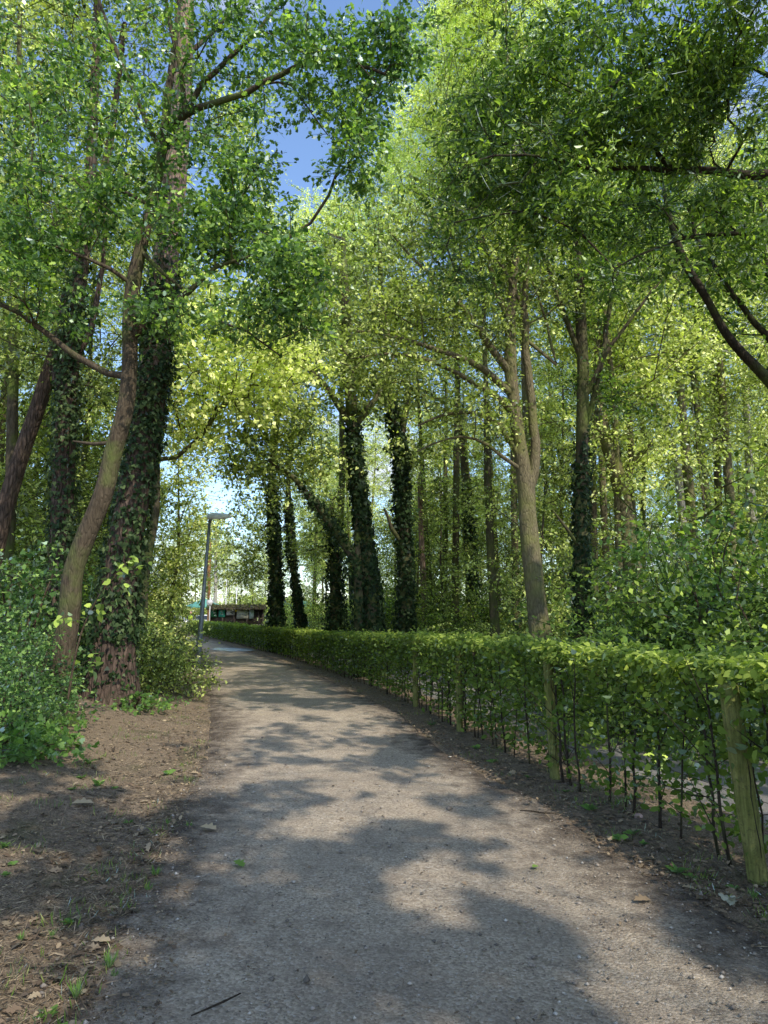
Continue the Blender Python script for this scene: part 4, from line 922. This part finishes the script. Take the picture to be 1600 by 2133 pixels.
# ================================================================== STREET LAMP
m_pole = plain('grey_pole_paint', (.20, .235, .28), .35, .3, .1, 6); m_white = plain('white_lamp_housing', (.86, .87, .88), .4); m_conc = plain('concrete', (.32, .29, .24), .9, scale=20, bump=.4); m_glass = plain('lamp_glass', (.5, .52, .55), .15)
g = at(411, 1384, 19.0); g[2] = gh(g[0], g[1])
top = at(437, 1084, 19.0); dl = top-g
lamp = empty('street_lamp', tuple(g), 'slim grey street lamp with a flat white head at the left edge of the path', 'street lamp')
mb = MB(); zz = np.linspace(0, 1, 9); mb.tube([dl*t for t in zz], np.r_[.075, .072, .07, .062, .055, .05, .045, .042, .04], 14); mb.build('pole', m_pole, lamp, True)
mb = MB(); mb.tube([dl*.0+[0, 0, -.1], dl*.0+[0, 0, .10]], [.2, .17], 14); mb.build('base', m_conc, lamp, True)
mb = MB(); mb.box(tuple(dl*.14+[0, -.066, 0]), (.07, .02, .3), bev=.01); mb.build('service_door', m_pole, lamp)
mb = MB(); hx = dl+[.28, -.05, .10]
V = []
for (x, w, t0, t1) in [(-.32, .12, -.02, .05), (-.22, .17, -.035, .07), (.15, .17, -.03, .05), (.34, .10, -.015, .01)]:
    V += [(hx[0]+x, hx[1]-w, hx[2]+t0), (hx[0]+x, hx[1]+w, hx[2]+t0), (hx[0]+x, hx[1]+w*.8, hx[2]+t1), (hx[0]+x, hx[1]-w*.8, hx[2]+t1)]
Fs = [[0, 1, 2, 3][::-1], [12, 13, 14, 15]]+[[4*i+j, 4*i+(j+1) % 4, 4*i+4+(j+1) % 4, 4*i+4+j] for i in range(3) for j in range(4)]
mb.add(V, Fs); 
hv = np.concatenate(mb.v); ang = R(24); pc = np.array(dl); q = hv-pc; hv = np.column_stack([q[:, 0], q[:, 1]*math.cos(ang)-q[:, 2]*math.sin(ang), q[:, 1]*math.sin(ang)+q[:, 2]*math.cos(ang)+.03])+pc
mb.v = [hv]; hd = mb.build('lamp_head', m_white, lamp)
mb = MB(); mb.box((hx[0], hx[1]-.02, hx[2]-.05), (.34, .16, .014), bev=.02); mb.build('lens', m_glass, hd)
mb = MB(); mb.tube([dl*.985, dl+[.03, -.02, .07]], .048, 12); mb.build('collar', m_pole, lamp, True)

# ================================================================== FAR YARD: notice board, cars, people
def loc(px, Y, z=None):
    d = ray(px, 1300); x = d[0]/d[1]*Y; return np.array([x, Y, gh(x, Y) if z is None else z])
Yb = 54; mpx = Yb/F
m_dw = plain('dark_timber', (.06, .045, .035), .85, scale=12); m_moss = leaf_mat('roof_moss', (.05, .05, .025), (.10, .10, .04), (.18, .17, .07), .2, .05)
nb = empty('notice_board', tuple(loc(492, Yb, .02)), 'long dark timber notice board with mossy roof and coloured panels beyond the far hedge', 'notice board')
mb = MB(); Wd = 112*mpx
for x in (-.5, -.26, -.04, .2, .42, .5): mb.box((x*Wd*.97, 0, 1.0), (.12, .14, 2.0))
mb.box((0, .0, .62), (Wd, .1, .12)); mb.box((0, .09, 1.25), (Wd*.99, .05, 1.3)); mb.build('frame', m_dw, nb)
mb = MB(); mb.add([(-Wd*.53, -.45, 1.98), (Wd*.53, -.45, 1.98), (Wd*.53, .0, 2.28), (-Wd*.53, .0, 2.28), (-Wd*.53, .5, 1.98), (Wd*.53, .5, 1.98), (-Wd*.53, -.45, 1.90), (Wd*.53, -.45, 1.90), (Wd*.53, .5, 1.90), (-Wd*.53, .5, 1.90)], [[0, 1, 2, 3], [3, 2, 5, 4], [6, 7, 1, 0], [4, 5, 8, 9], [9, 8, 7, 6], [0, 3, 4, 9, 6], [1, 7, 8, 5, 2]]); rf = mb.build('roof', m_dw, nb)
n = 2600; pos = np.column_stack([rng.uniform(-Wd*.54, Wd*.54, n), rng.uniform(-.5, .5, n), np.zeros(n)]); pos[:, 2] = 2.3-np.abs(pos[:, 1])*.62+rng.uniform(-.06, .07, n)-(np.abs(pos[:, 1]) > .42)*rng.uniform(0, .12, n)
leaf_obj('roof_moss', [leaves(T_OVAL, pos, rng.normal(size=(n, 3)), rnd_dirs(n, 1), rng.uniform(.06, .13, n), rng.uniform(0, 1, n))], m_moss, rf)
for (a_, b_, y0, y1, col, nm) in [(440, 452, 1270, 1286, (.02, .16, .07), 'dark green'), (456, 469, 1270, 1286, (.05, .36, .27), 'teal'), (472, 488.5, 1270, 1282, (.6, .58, .58), 'white map'), (493, 517, 1270.5, 1289, (.48, .48, .40), 'large pale'), (519, 528, 1268, 1289, (.42, .5, .5), 'narrow grey-blue'), (489.5, 493, 1267, 1275, (.75, .65, .05), 'small yellow')]:
    cx = ((a_+b_)/2-492)*mpx; z0 = H+(1280-y1)*mpx; z1 = H+(1280-y0)*mpx
    m_ = plain(nm.replace(' ', '_')+'_panel', col, .5, var=.25, scale=6)
    mb = MB(); mb.box((cx, -.085, (z0+z1)/2), ((b_-a_)*mpx, .03, z1-z0)); o = mb.build('panel', m_, nb); o['label'] = nm+' panel'
    if nm in ('teal', 'white map', 'dark green', 'large pale'):
        mk = MB()
        for _ in range(7): mk.box((cx+rng.uniform(-.36, .36)*(b_-a_)*mpx, -.104, rng.uniform(z0+.1, z1-.08)), (rng.uniform(.04, .16), .006, rng.uniform(.03, .08)))
        mk.build('notice', plain(nm.replace(' ', '_')+'_print', (.7, .72, .68) if nm in ('teal', 'dark green') else (.15, .17, .17), .6), o)
# boulder and bollards
def rock(name, c, r, mat, lab, cat, grp=None):
    th = np.linspace(0, 2*math.pi, 14, endpoint=False); ph = np.linspace(0, math.pi*.62, 7); V = []
    for p in ph:
        for t in th:
            k = 1+.3*float(fbm(np.array([math.cos(t)*1.3+p+c[0]]), np.array([math.sin(t)*1.3+c[1]]), 8, 3)[0]); V.append((r[0]*k*math.sin(p)*math.cos(t), r[1]*k*math.sin(p)*math.sin(t), r[2]*k*math.cos(p)))
    Fs = [[i*14+j, (i+1)*14+j, (i+1)*14+(j+1) % 14, i*14+(j+1) % 14] for i in range(6) for j in range(14)]
    V = np.array(V); o = mesh_np(name, V, [i for f in Fs for i in f], [4]*len(Fs), mat, None, False); o.location = tuple(c); return tag(o, lab, cat, grp)
rock('boulder', loc(468, 52, .05), (.55, .45, .5), plain('sandstone', (.48, .38, .24), .9, scale=3, bump=.5), 'sandy boulder in front of the teal panel of the notice board', 'boulder')
bw = plain('pale_timber', (.34, .29, .2), .9, scale=14)
for k, px in enumerate((529, 535, 541, 547)):
    p = loc(px, 50, .03); mb = MB(); mb.tube([(0, 0, 0), (0, 0, .78), (0, 0, .82)], [.09, .085, .05], 10)
    o = mb.build('wooden_bollard', bw); o.location = tuple(p); tag(o, ['leftmost', 'second', 'third', 'rightmost'][k]+' short wooden bollard beside the right end of the notice board', 'bollard', 'wooden bollards by the notice board')

# cars
m_tyre = plain('tyre_rubber', (.02, .02, .02), .8); m_rim = plain('alloy_rim', (.5, .5, .52), .3, .8); m_win = plain('car_glass', (.03, .04, .05), .08, 0, .05); m_lt = plain('lamp_plastic', (.75, .75, .7), .2); m_red = plain('rear_lamp_plastic', (.4, .02, .02), .3)
def car(name, lab, loc_, rz, col, group=None):
    t = empty(name, tuple(loc_), lab, 'car', group); t.rotation_euler = (0, 0, rz)
    m_ = plain(name+'_paint', col, .25, 0, .03, 2, .6)
    prof = [(-2.1, .35), (-2.15, .62), (-2.0, .88), (-1.3, .95), (-.75, 1.38), (.0, 1.47), (.9, 1.43), (1.6, 1.0), (2.05, .92), (2.12, .55), (2.05, .3)]
    V = []; n = len(prof)
    for y, k in ((-.86, .96), (-.8, 1), (.8, 1), (.86, .96)):
        for x, z in prof:
            yy = y*(1-.22*max(0, (z-.92)/.55)); V.append((x*(k if abs(y) > .82 else 1), yy, z if abs(y) < .82 else z*.985))
    Fs = [[i*n+j, i*n+(j+1) % n, (i+1)*n+(j+1) % n, (i+1)*n+j] for i in range(3) for j in range(n)]+[list(range(n))[::-1], list(range(3*n, 4*n))]
    mb = MB(); mb.add(V, Fs); mb.build('body', m_, t)
    for s_ in (-1, 1):
        for q in ([(-1.12, .97), (-.72, 1.32), (-.06, 1.4), (-.06, .97)], [(.02, .97), (.02, 1.4), (.85, 1.36), (1.35, .99)]):
            mb = MB(); mb.add([(x, s_*(.866*(1-.22*max(0, (z-.92)/.55))+.012), z) for x, z in q], [[0, 1, 2, 3]]); mb.build('side_window', m_win, t)
        for x in (-1.35, 1.3):
            mb = MB(); mb.tube([(x, s_*.68, .32), (x, s_*.9, .32)], .32, 18); w = mb.build('wheel', m_tyre, t); mb = MB(); mb.tube([(x, s_*.89, .32), (x, s_*.91, .32)], .19, 12); mb.build('rim', m_rim, w)
        mb = MB(); mb.box((-2.13, s_*.62, .68), (.06, .3, .14)); mb.build('headlight', m_lt, t)
        mb = MB(); mb.box((2.09, s_*.66, .78), (.06, .22, .16)); mb.build('rear_light', m_red, t)
    mb = MB(); mb.add([(-1.25, -.68, 1.005), (-1.25, .68, 1.005), (-.8, .62, 1.37), (-.8, -.62, 1.37)], [[0, 1, 2, 3]]); mb.build('windscreen', m_win, t)
    return t
car('parked_car', 'white car half hidden by the dark trunk right of the notice board', loc(566, 64, .05), R(15), (.75, .75, .76), 'cars in the yard')
car('parked_car', 'red car seen between the two dark ivy trunks', loc(612, 68, .05), R(40), (.5, .02, .03), 'cars in the yard')
car('parked_car', 'pale silver car at the left end of the yard, seen through leaves', loc(352, 66, .05), R(5), (.6, .62, .66), 'cars in the yard')
car('parked_car', 'white car in the yard right behind the street lamp post', loc(425, 75, .05), R(-8), (.75, .76, .78), 'cars in the yard')
# bicycle
def wheel(mb, c, r):
    th = np.linspace(0, 2*math.pi, 25); mb.tube([(c[0]+r*math.cos(a), c[1], c[2]+r*math.sin(a)) for a in th], .022, 5, False)
bk = empty('bicycle', tuple(loc(484, 52.8, .05)), 'dark bicycle parked in front of the white map on the notice board', 'bicycle')
for x in (-.52, .52):
    mb = MB(); wheel(mb, (x, 0, .35), .33); w = mb.build('wheel', m_tyre, bk)
    sp_m = MB()
    for k in range(8): a = k*math.pi/8; sp_m.tube([(x-.32*math.cos(a), 0, .35-.32*math.sin(a)), (x+.32*math.cos(a), 0, .35+.32*math.sin(a))], .003, 3)
    sp_m.build('spokes', m_rim, w)
mb = MB()
for a_, b_ in (((-.52, .35), (-.15, .85)), ((-.52, .35), (-.05, .33)), ((-.05, .33), (-.17, .95)), ((-.15, .8), (.38, .82)), ((-.05, .33), (.42, .78)), ((.52, .35), (.38, .95))): mb.tube([(a_[0], 0, a_[1]), (b_[0], 0, b_[1])], .018, 6)
mb.build('frame', m_dw, bk); mb = MB(); mb.box((-.18, 0, .98), (.26, .14, .06), bev=.04); mb.build('saddle', m_tyre, bk); mb = MB(); mb.tube([(.34, -.28, 1.0), (.38, 0, .98), (.34, .28, 1.0)], .014, 6); mb.build('handlebar', m_rim, bk)
# person (tiny, beyond the hedge)
pr = empty('person', tuple(loc(396.5, 56, .05)), 'person in yellow-green vest standing in the yard left of the street lamp', 'person')
m_skin = plain('skin', (.5, .3, .22), .6, var=.05); m_dark = plain('dark_cloth', (.02, .03, .06), .9); m_vest = plain('yellow_green_cloth', (.35, .5, .04), .8)
me = bpy.data.meshes.new('body')
J = [(0, 0, .95), (0, 0, 1.2), (0, 0, 1.42), (0, 0, 1.5), (0, -.01, 1.62), (0, -.01, 1.73), (.19, 0, 1.4), (.25, .02, 1.12), (.24, -.08, .88), (-.19, 0, 1.4), (-.25, .02, 1.12), (-.2, -.12, .9), (.1, 0, .88), (.12, 0, .48), (.12, .02, .08), (.13, -.13, .03), (-.1, 0, .88), (-.13, .03, .48), (-.15, .05, .08), (-.16, -.1, .03)]
E = [(0, 1), (1, 2), (2, 3), (3, 4), (4, 5), (2, 6), (6, 7), (7, 8), (2, 9), (9, 10), (10, 11), (0, 12), (12, 13), (13, 14), (14, 15), (0, 16), (16, 17), (17, 18), (18, 19)]
rad = [.15, .14, .13, .055, .1, .07, .06, .045, .035, .06, .045, .035, .09, .065, .045, .035, .09, .065, .045, .035]
me.from_pydata(J, E, []); bo = bpy.data.objects.new('body', me); C.objects.link(bo); bo.parent = pr; me.materials.append(m_dark)
md = bo.modifiers.new('skin', 'SKIN'); 
for k, v in enumerate(me.skin_vertices[0].data): v.radius = (rad[k], rad[k]*.8)
me.skin_vertices[0].data[0].use_root = True; bo.modifiers.new('sub', 'SUBSURF').levels = 1
mb = MB(); mb.tube([(0, 0, 1.0), (0, 0, 1.2), (0, 0, 1.38), (0, 0, 1.46)], [.185, .18, .19, .1], 14); mb.build('vest', m_vest, pr, True)
mb = MB(); mb.tube([(0, -.01, 1.53), (0, -.015, 1.6), (0, -.015, 1.68), (0, 0, 1.74)], [.06, .095, .095, .04], 12); hdm = mb.build('head', m_skin, pr, True)
mb = MB(); mb.tube([(0, .03, 1.62), (0, .02, 1.7), (0, .0, 1.77)], [.09, .1, .03], 12); mb.build('hair', m_dark, hdm, True)
# round sign, flagpoles, parasols, birch and orange pine far
m_pw = plain('white_pole', (.7, .7, .72), .4)
t = empty('road_sign', tuple(loc(436, 53, .03)), 'round white sign on a thin post left of the notice board', 'sign'); mb = MB(); mb.tube([(0, 0, 0), (0, 0, 3.0)], .035, 8); mb.build('post', m_pw, t, True); mb = MB(); mb.tube([(0, -.05, 2.45), (0, -.02, 2.45)], .27, 24); o = mb.build('sign_plate', m_pw, t)
mb = MB(); th = np.linspace(0, 2*math.pi, 25); mb.tube([(.24*math.cos(a), -.055, 2.45+.24*math.sin(a)) for a in th], .02, 5, False); mb.build('rim', plain('grey_ring', (.35, .33, .35), .5), o)
for k, (px, Yk, h) in enumerate([(469, 70, 5.0), (491, 78, 4.6)]):
    mb = MB(); mb.tube([(0, 0, 0), (0, 0, h*.5), (0, 0, h)], [.08, .065, .05], 10); mb.tube([(0, 0, h), (0, 0, h+.1)], [.08, .02], 10)
    o = mb.build('white_mast', m_pw, None, True); o.location = tuple(loc(px, Yk, .03)); tag(o, ['white mast rising behind the teal panel of the notice board', 'shorter white mast behind the large pale panel of the notice board'][k], 'mast', 'masts in the yard')
m_teal = plain('teal_canvas', (.10, .30, .26), .8, var=.08)
for k, (px, Yk) in enumerate([(424, 62), (632, 72), (592, 80)]):
    p = loc(px, Yk, .05); t = empty('parasol', tuple(p), ['teal parasol beside the street lamp pole', 'teal parasol right of the leaning ivy trunk', 'teal parasol farthest back, between the ivy trunks'][k], 'parasol', 'teal parasols in the yard')
    mb = MB(); mb.tube([(0, 0, 0), (0, 0, 2.9)], .03, 8); mb.build('pole', m_pw, t, True)
    mb = MB(); th = np.linspace(0, 2*math.pi, 8, endpoint=False); V = [(0, 0, 2.95)]+[(1.6*math.cos(a), 1.6*math.sin(a), 2.3) for a in th]+[(1.6*math.cos(a), 1.6*math.sin(a), 2.1) for a in th]
    mb.add(V, [[0, 1+i, 1+(i+1) % 8] for i in range(8)]+[[1+i, 9+i, 9+(i+1) % 8, 1+(i+1) % 8] for i in range(8)]); mb.build('canopy', m_teal, t)
p = gbase(434, 66, .16); tree('orange_pine', 'far sunlit pine with an orange trunk, just right of the street lamp pole', [p, tp(435, 1200, 66, .15), tp(437, 1140, 66, .13), tp(438, 1080, 66, .08)], [], [pb(440, 1090, 66, 40, 30, 2.4, 34)], 'orange', 'bright', T_RHOMB, .24, 50, .8, .1, tip=.02, seg=1)
p = gbase(447, 62, .17); tree('birch_tree', 'far white birch trunk between the street lamp and the notice board', [p, tp(449, 1200, 62, .15), tp(450, 1150, 62, .11), tp(449, 1100, 62, .06)], [], [pb(470, 1140, 62, 24, 20, 2, 18), pb(440, 1120, 62, 24, 20, 2, 14)], 'birch', 'bright', T_RHOMB, .22, 50, .8, .1, tip=.02, seg=1)
# stone pillar + yellow shrub at path end
mb = MB(); mb.box((0, 0, .55), (.5, .5, 1.1), bev=.05); mb.box((0, 0, 1.13), (.6, .6, .1), bev=.05); o = mb.build('stone_pillar', plain('pale_stone', (.45, .42, .36), .9, bump=.3)); o.location = tuple(loc(374, 57, .02)); tag(o, 'short pale stone pillar at the far end of the path', 'pillar')
bush('lit', loc(405, 59)[0], 59, 'yellow-green shrub in front of the far person', None, .8)
bush('lit', loc(385, 60.5)[0], 60.5, 'yellow-green shrub right of the pale stone pillar', None, .7)
bush('under', loc(516, 47)[0], 47, 'low green shrub in front of the large pale panel of the notice board', None, .55)

# ================================================================== SMALL GROUND DETAIL
def on_ground(x, y): return height(x, y)
# dry leaves and needles
n = 24000; y = 1.8+rng.exponential(5, n); side = rng.uniform(size=n)
lx = xat(LL, y)+.35-rng.exponential(1.1, n); rx = xat(RL, y)-.25+rng.gamma(2, .35, n); mx_ = xat(LL, y)-.1+rng.uniform(size=n)*(xat(RL, y)-xat(LL, y))
x = np.where(side < .5, lx, np.where(side < .93, rx, mx_)); inpath = (x > xat(LL, y)+.1) & (x < xat(RL, y)-.1)
z = np.where(inpath, .012, np.maximum(on_ground(x, y)+.012, .0))
pos = np.column_stack([x, y, z]); xd = rng.normal(size=(n, 3)); xd[:, 2] *= .18
nr = rnd_dirs(n, 3.2); tint = rng.beta(1.6, 2.4, n)
leaf_obj_parts = [leaves(T_OVAL, pos[:16000], xd[:16000], nr[:16000], rng.uniform(.015, .042, 16000)*np.where(inpath[:16000], .45, 1), tint[:16000]), leaves(T_OAK, pos[16000:17800], xd[16000:17800], nr[16000:17800], rng.uniform(.04, .085, 1800)*np.where(inpath[16000:17800], .5, 1), tint[16000:17800]),
                  leaves(T_BLADE, pos[17800:], xd[17800:], nr[17800:], rng.uniform(.03, .08, n-17800), tint[17800:])]
tag(leaf_obj('leaf_litter', leaf_obj_parts, M['litter']), 'brown dry leaves and pine needles scattered along both verges of the path', 'leaf litter', None, 'stuff')
# straw/needles on the left mound
n = 12000; y = 2.0+rng.exponential(3.2, n); x = xat(LL, y)+.15-rng.exponential(1.0, n); pos = np.column_stack([x, y, on_ground(x, y)+.01]); xd = rng.normal(size=(n, 3)); xd[:, 2] *= .15
tag(leaf_obj('dry_straw', [leaves(T_BLADE, pos, xd, rnd_dirs(n, 3), rng.uniform(.03, .10, n), np.clip(rng.beta(2, 2, n)+.1, 0, 1))], M['litter']), 'dry straw and needles on the bare left bank', 'straw', None, 'stuff')
# grass
n = 4200; nc = 190; cy = 2.2+rng.exponential(3.5, nc); cs = rng.uniform(size=nc) < .6
cx = np.where(cs, xat(LL, cy)+.1-rng.exponential(.8, nc), xat(RL, cy)+rng.uniform(.05, .9, nc)); w_ = rng.integers(0, nc, n)
x = cx[w_]+rng.normal(size=n)*.06; y = cy[w_]+rng.normal(size=n)*.06; pos = np.column_stack([x, y, on_ground(x, y)-.003]); xd = rng.normal(size=(n, 3))*.55; xd[:, 2] = 1
tag(leaf_obj('grass', [leaves(T_BLADE*np.array([1, 1.6, 1]), pos, xd, rng.normal(size=(n, 3)), rng.uniform(.02, .07, n), np.clip(rng.beta(2, 3, n), 0, 1))], M['grass']), 'thin grass tufts along the verges', 'grass', None, 'stuff')
# pebbles
n = 5000; y = 1.9+rng.exponential(2.6, n); x = xat(LL, y)-.2+rng.uniform(size=n)*(xat(RL, y)-xat(LL, y)+.5); s_ = rng.gamma(2, .0019, n)+.002
oc = np.array([(1, 0, 0), (0, 1, 0), (-1, 0, 0), (0, -1, 0), (0, 0, .7), (0, 0, -.5)]); of = np.array([(0, 1, 4), (1, 2, 4), (2, 3, 4), (3, 0, 4), (1, 0, 5), (2, 1, 5), (3, 2, 5), (0, 3, 5)])
jit = 1+.35*rng.normal(size=(n, 6, 1)); V = np.column_stack([x, y, .008+0*x])[:, None]+oc[None]*s_[:, None, None]*jit
Fi = (np.arange(n)[:, None, None]*6+of[None]).reshape(-1); peb, nt, out = newmat('pebble')
gm = N(nt, 'ShaderNodeNewGeometry'); cc = ramp(nt, gm.outputs['Random Per Island'], [(0, (.10, .085, .07)), (.7, (.30, .25, .2)), (1, (.48, .44, .38))]); b = N(nt, 'ShaderNodeBsdfPrincipled', Roughness=.8); nt.links.new(cc, b.inputs['Base Color']); nt.links.new(b.outputs[0], out.inputs[0])
tag(mesh_np('gravel', V.reshape(-1, 3), Fi, np.full(n*8, 3), peb), 'loose grey and white grit on the path', 'gravel', None, 'stuff')

# weeds, individually
def weed_proto(nl, size, T, up):
    a = np.linspace(0, 6.28, nl, endpoint=False)+rng.normal(size=nl)*.3; xd = np.column_stack([np.cos(a), np.sin(a), np.full(nl, up)+rng.normal(size=nl)*.25])
    me_ = leaf_obj('weed', [leaves(T, np.tile([0, 0, .005], (nl, 1))+rng.normal(size=(nl, 3))*.006*[1, 1, 0], xd, np.tile([0, 0, 1.], (nl, 1))+rng.normal(size=(nl, 3))*.3, size*rng.uniform(.6, 1.1, nl), rng.uniform(.3, .9, nl))], M['weed']); return me_
wp = [weed_proto(9, .16, T_SLIM, 1.0), weed_proto(7, .12, T_OVAL, .5), weed_proto(26, .2, T_BLADE*np.array([1, 1.5, 1]), 1.8)]
wd = [(1030, 1590, 0), (1100, 1620, 1), (1232, 1690, 0), (1320, 1740, 0), (1340, 1760, 1), (1200, 1670, 2), (1180, 1650, 1), (990, 1560, 1), (1440, 1830, 1), (1530, 1850, 1), (1570, 1870, 2), (1410, 1820, 1), (1290, 1750, 1), (900, 1510, 1),
      (185, 1600, 0), (170, 1630, 1), (205, 1640, 0), (150, 1655, 1), (240, 1640, 1), (10, 1770, 0), (25, 1800, 1), (15, 1820, 1), (310, 1830, 2), (325, 1800, 2), (350, 1700, 2), (395, 1700, 2), (230, 1985, 2), (240, 2000, 2), (110, 1930, 2), (145, 1900, 1), (105, 2085, 1), (120, 2130, 1), (45, 1940, 2), (270, 1700, 1), (350, 1600, 1), (160, 2050, 2)]
kinds = ['narrow-leaved weed', 'small broad-leaved weed', 'grass tuft']
used_w = set()
wl_pos = {True: 'on soil at the foot of the hedge', False: 'on the littered bank left of the path'}
for (px, py, k) in wd:
    g = G(px, py, .06 if px < 450 else 0); z = gh(g[0], g[1])
    o = wp[k] if k not in used_w else wp[k].copy()
    if k in used_w: C.objects.link(o)
    used_w.add(k); o.name = 'weed' if k < 2 else 'grass_tuft'
    o.location = (g[0], g[1], z); o.rotation_euler = (0, 0, rng.uniform(0, 6.28)); sc_ = rng.uniform(.35, .8)*(.6 if k == 2 else 1); o.scale = (sc_,)*3
    near = ' near the camera' if py > 1800 else ' farther along' if py < 1640 else ''
    tag(o, 'green '+kinds[k]+' '+wl_pos[px > 450]+near, 'weed' if k < 2 else 'grass tuft', kinds[k]+'s '+('by the hedge' if px > 450 else 'on the left bank')+near)
# twig, crumpled pale leaf, stone
g = G(1130, 1700); mb = MB(); mb.tube([(-.16, .07, .012), (-.08, .03, .02), (0, 0, .014), (.1, -.03, .02)], [.004, .006, .007, .004], 6); mb.tube([(0, 0, .014), (.05, .03, .02)], [.004, .002], 5)
o = mb.build('fallen_twig', M['stem'], None, True); o.location = tuple(g+[0, 0, .01]); tag(o, 'dark twig lying on the gravel near the hedge', 'twig')
g = G(462, 2103); mb = MB(); mb.tube([(-.1, -.08, .01), (0, 0, .016), (.06, .07, .014)], [.003, .005, .003], 6); o = mb.build('fallen_twig', M['stem'], None, True); o.location = tuple(g+[0, 0, .01]); tag(o, 'small twig on the gravel at the bottom edge of the photo', 'twig')
def pale_leaf(px, py, s_, lab, T=T_OAK, tint=.95, name='fallen_leaf', mat='litter'):
    g = G(px, py, .05 if px < 400 else 0); g[2] = gh(g[0], g[1])+.02 if (px < 400 or px > 1400) else .022
    nl = 1; o = leaf_obj(name, [leaves(T, np.array([[0, 0, 0.]]), np.array([[1, rng.normal()*.6, .05]]), np.array([[0., -.15, 1]]), np.array([s_]), np.array([tint]))], M[mat]); o.location = tuple(g); tag(o, lab, 'leaf')
pale_leaf(145, 1686, .17, 'large pale curled leaf on the left bank'); pale_leaf(415, 1728, .14, 'pale lobed leaf at the left edge of the gravel'); pale_leaf(488, 1800, .11, 'small green oak leaf lying on the gravel', T_OAK, .7, mat='weed')
pale_leaf(1110, 1815, .06, 'small yellow-green leaf on the sunlit gravel', T_OVAL, .9, mat='weed'); pale_leaf(1320, 1885, .11, 'brown lobed leaf on the gravel near the right side', T_OAK, .6); pale_leaf(190, 1945, .09, 'pale leaf on the near left bank', T_OAK, .9)
g = G(1524, 1888); mb_parts = []
V = rng.normal(size=(9, 3))*.018; V[:, 2] = np.abs(V[:, 2])
o = leaf_obj('crumpled_leaf', [leaves(T_MAPLE, V, rng.normal(size=(9, 3)), rnd_dirs(9, .6), np.full(9, .05), np.ones(9))], plain('pale_crumpled', (.42, .41, .30), .8)); o.location = (g[0], g[1], gh(g[0], g[1])+.02); tag(o, 'crumpled pale whitish leaf on the soil near the nearest hedge post', 'leaf')
g = G(1330, 1703); rock('stone', (g[0], g[1], gh(g[0], g[1])), (.035, .03, .028), plain('pink_stone', (.38, .26, .22), .8), 'small pinkish stone on the soil below the hedge', 'stone')

# ================================================================== LIGHT
w = bpy.data.worlds.new('World'); sc.world = w; w.use_nodes = True; nt = w.node_tree; nt.nodes.clear()
out = nt.nodes.new('ShaderNodeOutputWorld'); bg = nt.nodes.new('ShaderNodeBackground'); bg.inputs['Strength'].default_value = .15
sky = nt.nodes.new('ShaderNodeTexSky'); sky.sky_type = 'NISHITA'; sky.sun_disc = False; sky.sun_elevation = R(SUN_EL); sky.sun_rotation = R(SUN_AZ); sky.air_density = 1.0; sky.dust_density = .6; sky.ozone_density = 1.5
tc = nt.nodes.new('ShaderNodeTexCoord'); mp = nt.nodes.new('ShaderNodeMapping'); mp.inputs['Scale'].default_value = (1, 1, 2.2); nt.links.new(tc.outputs['Generated'], mp.inputs[0])
cl = noise(nt, mp.outputs[0], 3.2, 6, .6)
cf = ramp(nt, cl, [(.52, (0, 0, 0)), (.66, (.85, .85, .85))])
col = mixc(nt, cf, mixc(nt, 1.0, sky.outputs[0], (1.85, 1.97, 2.12), 'MULTIPLY'), (6.8, 7.0, 7.4)); nt.links.new(col, bg.inputs['Color']); nt.links.new(bg.outputs[0], out.inputs[0])
sd = bpy.data.lights.new('sun', 'SUN'); sd.energy = 5.0; sd.angle = R(.53); sd.color = (1, .93, .80)
so = bpy.data.objects.new('sun', sd); C.objects.link(so)
az, el = R(SUN_AZ), R(SUN_EL); dvec = Vector((math.sin(az)*math.cos(el), math.cos(az)*math.cos(el), math.sin(el)))
so.rotation_euler = (-dvec).to_track_quat('-Z', 'Y').to_euler(); so.location = (0, 0, 30)
sc.view_settings.view_transform = 'Standard'; sc.view_settings.look = 'None'; sc.view_settings.exposure = 0
sc.render.engine = 'CYCLES'; sc.cycles.max_bounces = 6; sc.cycles.diffuse_bounces = 4; sc.cycles.transmission_bounces = 4; sc.cycles.glossy_bounces = 2; sc.cycles.caustics_reflective = False; sc.cycles.caustics_refractive = False
